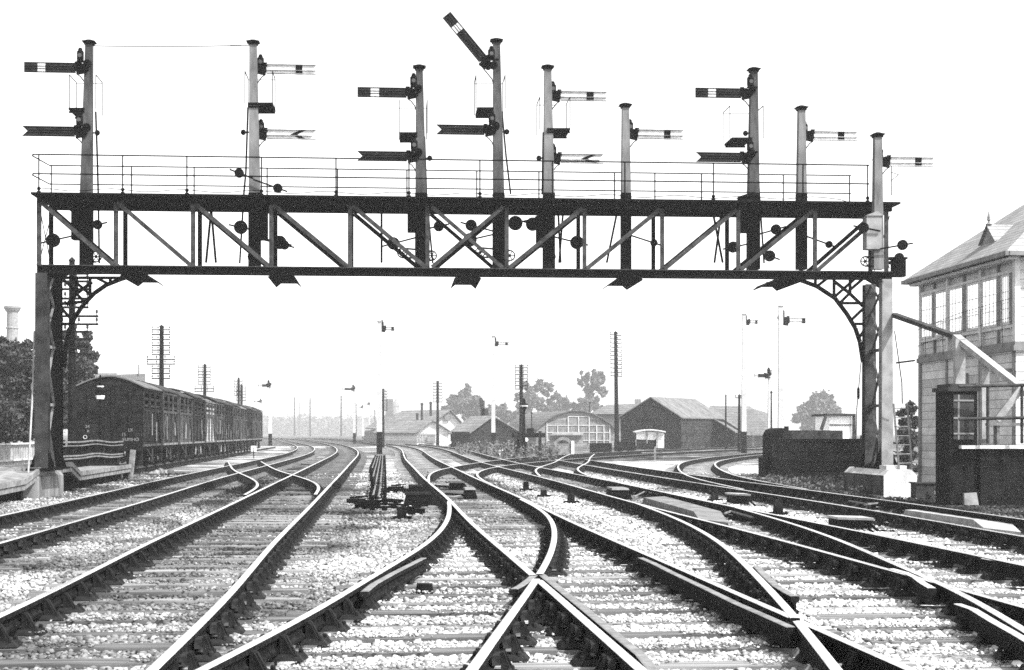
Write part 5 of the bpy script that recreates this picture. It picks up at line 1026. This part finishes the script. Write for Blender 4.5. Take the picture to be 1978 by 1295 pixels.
# arched hall
o = thing('arched_hall', at(1110, 870, 168), 'hall with a big arched roof and white framed gable windows', 'hall')
D0 = 168; pts = []; xl, xr = 1036, 1190; n = 18
for i in range(n + 1):
    u = -1 + 2 * i / n; pts.append(at((xl + xr) / 2 + 77 * u, 832 - 37 * (1 - abs(u)**2.0) ** .9, D0))
aL, aR = Vector((pts[0].x, D0, -.1)), Vector((pts[-1].x, D0, -.1)); dv = Vector((-.28, 1, 0)).normalized() * 14
K = MB(); K.add([aL, aR] + pts[::-1], [tuple(range(n + 3))]); K.build('gable_wall', M['boardg'], o)
K = MB(); K.add([aL, pts[0], pts[0] + dv, aL + dv], [(0, 1, 2, 3)]); K.add([aR, pts[-1], pts[-1] + dv, aR + dv], [(0, 1, 2, 3)]); K.build('side_wall', M['boardg'], o)
K = MB()
for p, q in zip(pts, pts[1:]): u = GZ * .12; f = Vector((0, -.3, 0)); K.hexa([p + f, q + f, q + dv, p + dv, p + f + u, q + f + u, q + dv + u, p + dv + u])
K.build('roof', M['slate'], o)
K = MB()
for x in (1056.5, 1077, 1097.5, 1117.5, 1138, 1152.5, 1166.5, 1178): y0 = 805 if 1090 < x < 1142 else (816 if x < 1060 else 821); K.bar(at(x, y0, D0 - .06), at(x, 856, D0 - .06), .09, .12, up=(0, 1, 0))
for y in (822, 836, 851): K.bar(at(1056, y, D0 - .05), at(1178, y, D0 - .05), .08, .07)
K.bar(at(1098, 805, D0 - .05), at(1138, 805, D0 - .05), .08, .07); wf = K.build('window_frame', M['concrete'], o)
K = MB()
for (x0, x1, y0, y1) in ((1098, 1117, 806, 821), (1118, 1137, 806, 821)) + tuple((x0, x1, 823, 850) for x0, x1 in ((1057, 1076), (1078, 1096), (1098, 1117), (1118, 1137), (1139, 1151), (1153, 1166), (1167, 1177))):
    p = [at(x0, y0, D0 - .02), at(x1, y0, D0 - .02), at(x1, y1, D0 - .02), at(x0, y1, D0 - .02)]; K.prism(p, (0, .015, 0))
K.build('pane', M['glassg'], wf)
K = MB(); 
for i in range(12):
    x = 1062 + i * 10; K.bar(at(x, 823, D0 - .04), at(x, 850, D0 - .04), .03, .03)
K.build('glazing_bar', M['boardg'], wf)
# white weatherboard house with two gables
o, rf, (a, b, c, dv) = gabled('boarded_house', 'white weatherboarded house with wide eaved gable, left of the dark shed', 'house', 205, 812, 902, 832, 866, 793, 11, (-.72, 1), M['boardw'], M['slatem'], ov=.55)
K = MB(); K.box(at(864, 805, 204.8), (.7, .1, .9)); K.build('vent', M['boxtrim'], o)
o2, rf2, _ = gabled('boarded_porch_house', 'smaller white weatherboarded gable house in front of the wide eaved one', 'house', 192, 804, 866, 834, 833, 813, 9, (-.75, 1), M['boardw'], M['slatem'], ov=.45)
K = MB(); K.box(at(833, 848, 191.8), (1.0, .1, 1.1)); K.build('door', M['boardg'], o2); K = MB()
for i in range(4): K.box(at(808 + i * 5, 845, 191.85), (.06, .05, 1.3))
K.bar(at(804, 841, 191.85), at(824, 841, 191.85), .05, .05); K.bar(at(804, 850, 191.85), at(824, 850, 191.85), .05, .05); K.build('trellis', M['boxtrim'], o2)
o = thing('long_shed', at(760, 855, 215), 'long grey shed running back left of the weatherboarded houses', 'shed'); K = MB()
K.hexa([at(745, 870, 205), at(806, 870, 205), at(780, 870, 245), at(700, 870, 245), at(757, 826, 205), at(806, 824, 205), at(780, 826, 245), at(705, 832, 245)]); K.build('wall', M['boardg'], o)
K = MB(); p = [at(742, 832, 204), at(800, 822, 204), at(815, 803, 216), at(752, 799, 245), at(706, 829, 250)]; K.add(p + [q + GZ * .2 for q in p], [(0, 1, 2, 3, 4), (5, 6, 7, 8, 9), (0, 5, 6, 1), (4, 9, 5, 0)]); K.build('roof', M['slatem'], o)
K = MB(); K.prism([at(742, 856, 203), at(758, 856, 203), at(758, 828, 203), at(750, 830, 203), at(742, 836, 203)], (0, .2, 0)); K.build('gable_wall', M['boardw'], o)
K = MB(); K.box(at(752, 788, 232), (1.1, 1.1, 2.6)); K.build('chimney', M['haze_far'], o)
for x, y0, y1, D, lb in ((806, 801, 815, 200, 'short'), (815, 781, 808, 200, 'tall'), (832, 779, 800, 205, 'thin')):
    K = MB(); K.tube([at(x, y1 + 4, D), at(x, y0, D)], .16, 6); K.lathe(at(x, y0, D), [(.2, -.1), (.2, .1), (.1, .2)], 6); tag(K.build('stove_pipe', M['sheet']), '%s stove pipe on the slate roofs behind the boarded houses' % lb, 'stove pipe', 'stove pipes on the slate roofs')
# dark gabled shed in the centre
o, rf, _ = gabled('dark_gable_shed', 'dark gabled shed with pale left roof slope behind the white signal post', 'shed', 160, 908, 1004, 836, 951, 805, 4.9, (-.5, 1), M['boardb2'], M['slatem'], ov=.3)
K = MB(); K.box(at(932, 793, 172), (.5, .5, 2.2)); K.box(at(937, 800, 172), (.8, .5, 1.2)); K.box(at(929, 778, 172), (.3, .3, 1.0)); K.build('chimney', M['sheet'], o)
K = MB(); K.box(at(890, 848, 158), (1.8, 1, 1.4)); K.build('shaded_wall_filler', M['boardb'], o)  # filler block for the shaded left wall, shade put into its colour
# white hut with arched roof
o = thing('notice_hut', at(1255, 862, 130), 'small white hut with a curved roof in front of the black shed', 'hut')
K = MB(); K.hexa([at(1229, 849, 130), at(1277, 851, 130), at(1277, 851, 131.5), at(1229, 849, 131.5), at(1229, 834, 130), at(1277, 834, 130), at(1277, 834, 131.5), at(1229, 834, 131.5)]); K.build('body', M['white'], o)
K = MB(); K.hexa([at(1264, 866, 129.9), at(1283, 866, 129.9), at(1283, 866, 131.4), at(1264, 866, 131.4), at(1264, 836, 129.9), at(1283, 836, 129.9), at(1283, 836, 131.4), at(1264, 836, 131.4)]); K.build('end_wall', M['boardw'], o)
K = MB(); P = [at(1226 + 60 * i / 8, 833.5 - 4 * math.sin(math.pi * i / 8), 129.6) for i in range(9)]; K.prism(P + [q - GZ * .1 for q in P[::-1]], (0, 2, 0)); K.build('roof', M['concrete'], o)
K = MB(); K.bar(at(1250, 834, 129.9), at(1250, 857, 129.9), .1, .1); K.bar(at(1228, 850, 129.9), at(1228, 862, 129.9), .1, .1); K.bar(at(1270, 836, 129.8), at(1270, 866, 129.8), .06, .06); K.build('frame', M['boxtrim'], o)
# brick arch hut, low wagons, buffer stop, gas lamp in the middle distance
o = thing('arched_hut', gr(1090, 878), 'small lineside hut with an arched front and open doorway', 'hut'); D0 = 111; K = MB(); n = 10
A = [at(1070 + 38 * i / n, 855 - 11 * math.sin(math.pi * i / n), D0) for i in range(n + 1)]; A2 = [at(1075 + 26 * i / n, 858 - 8 * math.sin(math.pi * i / n), D0) for i in range(n + 1)]
b0, b1 = Vector((A[0].x, D0, 0)), Vector((A[-1].x, D0, 0)); i0, i1 = Vector((A2[0].x, D0, .62)), Vector((A2[-1].x, D0, .62))
for k in range(n): K.hexa([A[k], A[k + 1], A2[k + 1], A2[k], A[k] + Vector((0, 1.2, 0)), A[k + 1] + Vector((0, 1.2, 0)), A2[k + 1] + Vector((0, 1.2, 0)), A2[k] + Vector((0, 1.2, 0))])
K.prism([b0, i0, A2[0], A[0]], (0, 1.2, 0)); K.prism([i1, b1, A[-1], A2[-1]], (0, 1.2, 0)); K.prism([b0, b1, i1, i0], (0, 1.2, 0)); K.build('front', M['timber'], o)
K = MB(); K.prism([at(1104, 878, D0 - .1), at(1109, 878, D0 - .1), at(1109, 852, D0 - .1), at(1104, 852, D0 - .1)], (0, .1, 0)); K.build('door_post', M['white'], o)
K = MB(); K.prism([at(1062, 878, D0 + 1.5), at(1126, 878, D0 + 1.5), at(1126, 839, D0 + 1.5), at(1062, 841, D0 + 1.5)], (0, .3, 0)); K.build('back_wall', M['boardg'], o)
K = MB(); K.bar(at(1066, 838, D0 + 1.3), at(1127, 838, D0 + 1.3), .2, .15); K.build('roof_edge', M['timberp'], o)
bs = thing('buffer_stop', gr(1020, 883), 'black timber buffer stop beside the gas lamp in the middle distance', 'buffer stop'); D0 = 98
K = MB(); K.bar(at(988, 841, D0), at(1053, 841, D0), .25, .30); K.build('beam', M['timberd'], bs)
for x in (996, 1043): MB().bar(gr(x, 886), at(x, 836, D0), .2, .2).build('post', M['timberd'], bs)
MB().bar(gr(1003, 880), at(1000, 846, D0), .16, .16).build('strut', M['timberd'], bs)
K = MB(); K.box(at(1021, 832, D0), (.22, .22, .3)); K.box(at(1028, 832, D0), (.22, .22, .3)); K.build('lamp_box', M['black'], bs)
gl = thing('gas_lamp', gr(1013, 886), 'gas lamp with a lantern head beside the timber buffer stop', 'gas lamp'); D0 = 94; p = at(1012, 795, D0)
K = MB(); K.tube([Vector((p.x, D0, 0)), p], .12, 8, .07); K.build('post', M['black'], gl); K = MB(); K.lathe(p, [(.08, 0), (.22, .35), (.26, .38), (.12, .5), (.1, .6), (.12, .65), (.03, .8)], 6); ln = K.build('lantern', M['black'], gl)
K = MB(); K.lathe(p + GZ * .30, [(.225, 0), (.24, .09)], 6); K.build('pane', M['white'], ln)
for i, (x0, x1, y0, y1, lb) in enumerate(((1139, 1182, 856, 880, 'low dark open wagon body left of the thick leaning pole'), (1186, 1228, 854, 877, 'low dark open wagon body right of the thick leaning pole'))):
    D0 = 122; o = thing('open_wagon', at((x0 + x1) / 2, y1, D0), lb, 'railway wagon', 'open wagons by the black shed'); K = MB(); K.hexa([at(x0, y1 - 6, D0), at(x1, y1 - 6, D0), at(x1, y1 - 6, D0 + 2.2), at(x0, y1 - 6, D0 + 2.2), at(x0, y0, D0), at(x1, y0, D0), at(x1, y0, D0 + 2.2), at(x0, y0, D0 + 2.2)]); K.build('body', M['boardb'], o)
    for t in (.25, .75): K = MB(); K.disc(at(x0 + (x1 - x0) * t, y1 - 4, D0 - .02), .3, .12, (0, 1, 0), 12); K.build('wheel', M['iron'], o)
o = thing('slate_terrace', at(1200, 850, 210), 'slate roofed terrace behind the arched hall and black shed', 'building'); K = MB(); K.hexa([at(1140, 870, 205), at(1260, 870, 205), at(1260, 870, 215), at(1140, 870, 215), at(1140, 800, 205), at(1260, 800, 205), at(1260, 800, 215), at(1140, 800, 215)]); K.build('wall', M['boardg'], o)
K = MB(); K.hexa([at(1138, 800, 204), at(1262, 800, 204), at(1262, 800, 216), at(1138, 800, 216), at(1172, 782, 208), at(1236, 780, 208), at(1236, 780, 212), at(1172, 782, 212)]); K.build('roof', M['slate'], o); K = MB(); K.box(at(1232, 780, 210), (.8, .8, 1.2)); K.build('chimney', M['haze_far'], o)
K = MB(); K.bar(gr(965, 885), gr(965, 885) + GZ * .5, .1, .1); K.bar(gr(960, 884) + GZ * .45, gr(972, 884) + GZ * .45, .05, .06); tag(K.build('marker_post', M['white']), 'small white post and crosspiece beside the buffer stop', 'marker post')
# chimney and pale block at left
o = thing('factory_chimney', at(24, 850, 230), 'tall pale brick factory chimney behind the tree at far left', 'chimney'); b = at(24, 850, 230); b.z = 0; h = at(24, 600, 230).z
K = MB(); K.lathe(b, [(1.35, 0), (.86, h * .82), (.80, h)], 14); K.build('shaft', M['brickm'], o)
K = MB(); K.lathe(b + GZ * h, [(.84, -.3), (1.0, -.1), (1.25, .3), (1.25, .55), (1.0, .7), (.7, .7)], 14); K.build('cap', M['brickm'], o); K = MB(); K.lathe(b + GZ * h * .86, [(.9, 0), (.95, .1), (.95, .2), (.88, .3)], 14); K.build('band', M['brickm'], o)
o = thing('flat_roofed_block', at(240, 740, 170), 'pale flat roofed block just above the first wagon roof', 'building'); K = MB(); K.hexa([at(185, 870, 170), at(281, 870, 170), at(281, 870, 185), at(185, 870, 185), at(185, 725, 170), at(281, 722, 170), at(281, 722, 185), at(185, 725, 185)]); K.build('wall', M['haze_far'], o); K = MB(); K.bar(at(183, 725, 169.7), at(226, 725, 169.7), .2, .3); K.bar(at(180, 721, 169.7), at(226, 721, 169.7), .1, .1); K.build('parapet', M['boxtrim'], o); K = MB(); K.tube([at(268, 724, 170), at(268, 705, 170)], .12, 6); K.build('vent_pipe', M['boxtrim'], o)
# church tower and hazy far roofs
o = thing('church_tower', at(765, 850, 1000), 'faint domed church tower in the haze above the long shed', 'tower'); b = at(765, 850, 1000); b.z = 0; h = at(765, 785, 1000).z
K = MB(); K.lathe(b, [(2.2, 0), (2.2, h), (2.6, h), (2.6, h + .7)], 8); K.build('shaft', M['haze_far'], o); K = MB(); K.lathe(b + GZ * (h + .7), [(2.2, 0), (2.0, 1.7), (.9, 3.0), (.5, 4.0), (.14, 4.3), (.03, 7)], 8); K.build('dome', M['haze_far'], o)
for i, (x0, x1, yt, D, lb) in enumerate(((532, 560, 806, 1350, 'faint far building nearest the wagons'), (575, 606, 800, 1400, 'faint far building between two hazy poles'), (640, 676, 806, 1300, 'faint far building below the arm pointing left'), (690, 724, 812, 1100, 'hazy far building left of the tall white signal'))):
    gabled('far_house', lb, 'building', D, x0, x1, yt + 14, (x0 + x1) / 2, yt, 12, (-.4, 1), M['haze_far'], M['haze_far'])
# ------------------------------------------------------------ trees
def tree(name, label, D, blobs, tx, leaf, per, m, seed, group='trees beyond the railway', gro=1.0):
    r = np.random.default_rng(seed); b = at(tx, HY + F * CZ / D, D); b.z = 0; o = thing(name, b, label, 'tree', group)
    V, Fc = [], []; K = MB(); cs = []
    for (x, y, rad) in blobs:
        c = at(x, y, D); rad *= gro; R0 = rad / F * D; n = int(per * rad**2 / 10); c.y += r.uniform(-1, 1) * R0 * .8; cs.append((c, R0))
        sub = r.normal(size=(max(5, int(rad * .7)), 3)); sub /= np.linalg.norm(sub, axis=1)[:, None]; sub *= r.uniform(.45, .95, (len(sub), 1))   # leaf clumps inside each bough
        k = r.integers(0, len(sub), n); p = sub[k] + r.normal(size=(n, 3)) * .17
        p = p * R0 + np.array([c.x, c.y, c.z]); s_ = leaf * r.uniform(.6, 1.4, n)
        u = r.normal(size=(n, 3)); u /= np.linalg.norm(u, axis=1)[:, None]; v = np.cross(u, r.normal(size=(n, 3))); v /= np.linalg.norm(v, axis=1)[:, None]
        q = np.stack([p - u * s_[:, None], p + v * s_[:, None] * .55, p + u * s_[:, None], p - v * s_[:, None] * .55], 1).reshape(-1, 3)
        V.append(q)
    V = np.vstack(V); f = np.arange(len(V)).reshape(-1, 4); ol = np.array(b); cr = mesh_np('crown', V - ol, f, m, o)
    top = min(blobs, key=lambda q: q[1]); T = at(top[0], top[1] + top[2] * .4, D)
    h = T.z; tr = [b, b.lerp(Vector((T.x, D, h)), .35) + Vector((.02 * h, 0, 0)), b.lerp(Vector((T.x, D, h)), .7), T]; w0 = max(.12, h * .03); K.tube(tr, w0, 7, w0 * .2)
    for c, R0 in cs: q = b.lerp(T, min(.75, max(.25, (c.z - R0) / max(h, .1)))); K.tube([q, q.lerp(c, .55) + GZ * R0 * .15, c], w0 * .4, 5, w0 * .1)
    K.build('trunk', M['bark'], o)
    return o
tree('broadleaf_tree', 'dense dark tree at the left edge in front of the chimney', 66, [(30, 700, 40), (52, 668, 14), (14, 672, 20), (5, 750, 48), (52, 742, 38), (25, 810, 42), (64, 795, 32), (0, 840, 34), (40, 850, 26), (-20, 700, 40), (60, 700, 18)], 28, .085, 46, M['leaf'], 1)
tree('broadleaf_tree', 'feathery dark tree between the gantry leg and the first wagon', 76, [(152, 705, 26), (168, 676, 10), (142, 660, 12), (140, 750, 32), (165, 740, 18), (125, 790, 34), (150, 800, 26), (120, 720, 26), (175, 712, 10), (112, 688, 22), (165, 655, 12), (128, 655, 14), (172, 690, 12), (110, 800, 24), (178, 735, 9)], 140, .09, 46, M['leaf'], 2, gro=1.2)
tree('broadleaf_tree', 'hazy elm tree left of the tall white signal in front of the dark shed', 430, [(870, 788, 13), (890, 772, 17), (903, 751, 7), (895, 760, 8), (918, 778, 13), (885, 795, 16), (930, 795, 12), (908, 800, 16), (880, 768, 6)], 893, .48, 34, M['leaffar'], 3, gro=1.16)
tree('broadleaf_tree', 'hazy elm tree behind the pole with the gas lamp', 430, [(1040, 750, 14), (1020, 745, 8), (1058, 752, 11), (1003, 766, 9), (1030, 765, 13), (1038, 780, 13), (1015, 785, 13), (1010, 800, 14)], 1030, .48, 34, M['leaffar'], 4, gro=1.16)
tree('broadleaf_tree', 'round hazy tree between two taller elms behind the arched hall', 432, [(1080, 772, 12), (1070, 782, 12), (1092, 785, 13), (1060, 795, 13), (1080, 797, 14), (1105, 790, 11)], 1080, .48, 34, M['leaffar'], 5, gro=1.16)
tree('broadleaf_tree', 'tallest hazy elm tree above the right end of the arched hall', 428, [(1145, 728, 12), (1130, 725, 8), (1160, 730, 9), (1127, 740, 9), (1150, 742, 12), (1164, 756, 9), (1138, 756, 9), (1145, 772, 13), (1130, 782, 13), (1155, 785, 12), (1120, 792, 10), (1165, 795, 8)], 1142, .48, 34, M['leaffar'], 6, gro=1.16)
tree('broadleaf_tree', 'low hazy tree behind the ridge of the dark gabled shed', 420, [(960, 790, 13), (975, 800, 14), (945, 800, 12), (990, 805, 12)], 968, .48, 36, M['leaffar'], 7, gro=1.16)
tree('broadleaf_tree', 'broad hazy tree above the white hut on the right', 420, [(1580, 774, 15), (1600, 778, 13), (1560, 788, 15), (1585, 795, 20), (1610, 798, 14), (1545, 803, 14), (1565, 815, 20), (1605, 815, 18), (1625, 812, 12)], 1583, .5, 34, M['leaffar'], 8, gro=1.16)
tree('broadleaf_tree', 'dark bush between the gantry ladder and the signal box', 62, [(1752, 815, 13), (1760, 790, 12), (1748, 845, 18), (1764, 850, 18), (1755, 880, 18), (1740, 800, 9), (1766, 815, 12), (1700, 870, 16), (1665, 850, 10), (1740, 905, 12), (1762, 910, 12), (1660, 880, 12)], 1755, .08, 60, M['leaf'], 9)
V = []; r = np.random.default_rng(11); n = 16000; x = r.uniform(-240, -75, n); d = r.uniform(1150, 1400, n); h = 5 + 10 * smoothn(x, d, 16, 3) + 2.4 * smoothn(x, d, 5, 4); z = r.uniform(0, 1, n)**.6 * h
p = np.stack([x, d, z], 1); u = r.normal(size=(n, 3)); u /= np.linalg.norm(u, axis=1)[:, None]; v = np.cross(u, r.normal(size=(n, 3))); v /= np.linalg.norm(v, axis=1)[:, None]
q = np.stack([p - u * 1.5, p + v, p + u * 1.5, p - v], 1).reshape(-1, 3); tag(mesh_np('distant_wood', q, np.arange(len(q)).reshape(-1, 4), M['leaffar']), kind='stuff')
# weeds and low growth along the far side of the tracks
n = 9000; P = []
for (x0, x1, y0, y1, hh) in ((960, 1080, 868, 892, .7), (880, 1000, 858, 880, .8), (1480, 1640, 925, 945, .25), (1640, 1720, 940, 956, .2), (0, 260, 905, 915, .25)):
    k = n // 5; px = r.uniform(x0, x1, k); py = r.uniform(y0, y1, k); D = F * CZ / (py - HY); X_ = (px - CX) / F * D; P.append(np.stack([X_, D, r.uniform(0, 1, k)**1.6 * hh * (.3 + smoothn(X_, D, 1.5, 6)) + (.4 if y0 == 905 else 0)], 1))
p = np.vstack(P); n = len(p); s_ = p[:, 1] * .0012; u = r.normal(size=(n, 3)); u /= np.linalg.norm(u, axis=1)[:, None]; v = np.cross(u, r.normal(size=(n, 3))); v /= np.linalg.norm(v, axis=1)[:, None]; s_ = s_[:, None]
q = np.stack([p - u * s_, p + v * s_ * .5, p + u * s_, p - v * s_ * .5], 1).reshape(-1, 3); tag(mesh_np('weeds', q, np.arange(len(q)).reshape(-1, 4), M['leaffar']), kind='stuff')
# ------------------------------------------------------------ haze
K = MB(); K.box((0, 795, 12.5), (2200, 1660, 30)); hz = K.build('haze', None); hz.data.materials.clear()
m = bpy.data.materials.new('haze_air'); m.use_nodes = True; N = m.node_tree.nodes; N.remove(N['Principled BSDF']); pv = N.new('ShaderNodeVolumePrincipled')
pv.inputs['Color'].default_value = (.95, .95, .95, 1); pv.inputs['Density'].default_value = .00056; pv.inputs['Anisotropy'].default_value = .2; m.node_tree.links.new(pv.outputs[0], N['Material Output'].inputs['Volume'])
hz.data.materials.append(m); hz['kind'] = 'stuff'
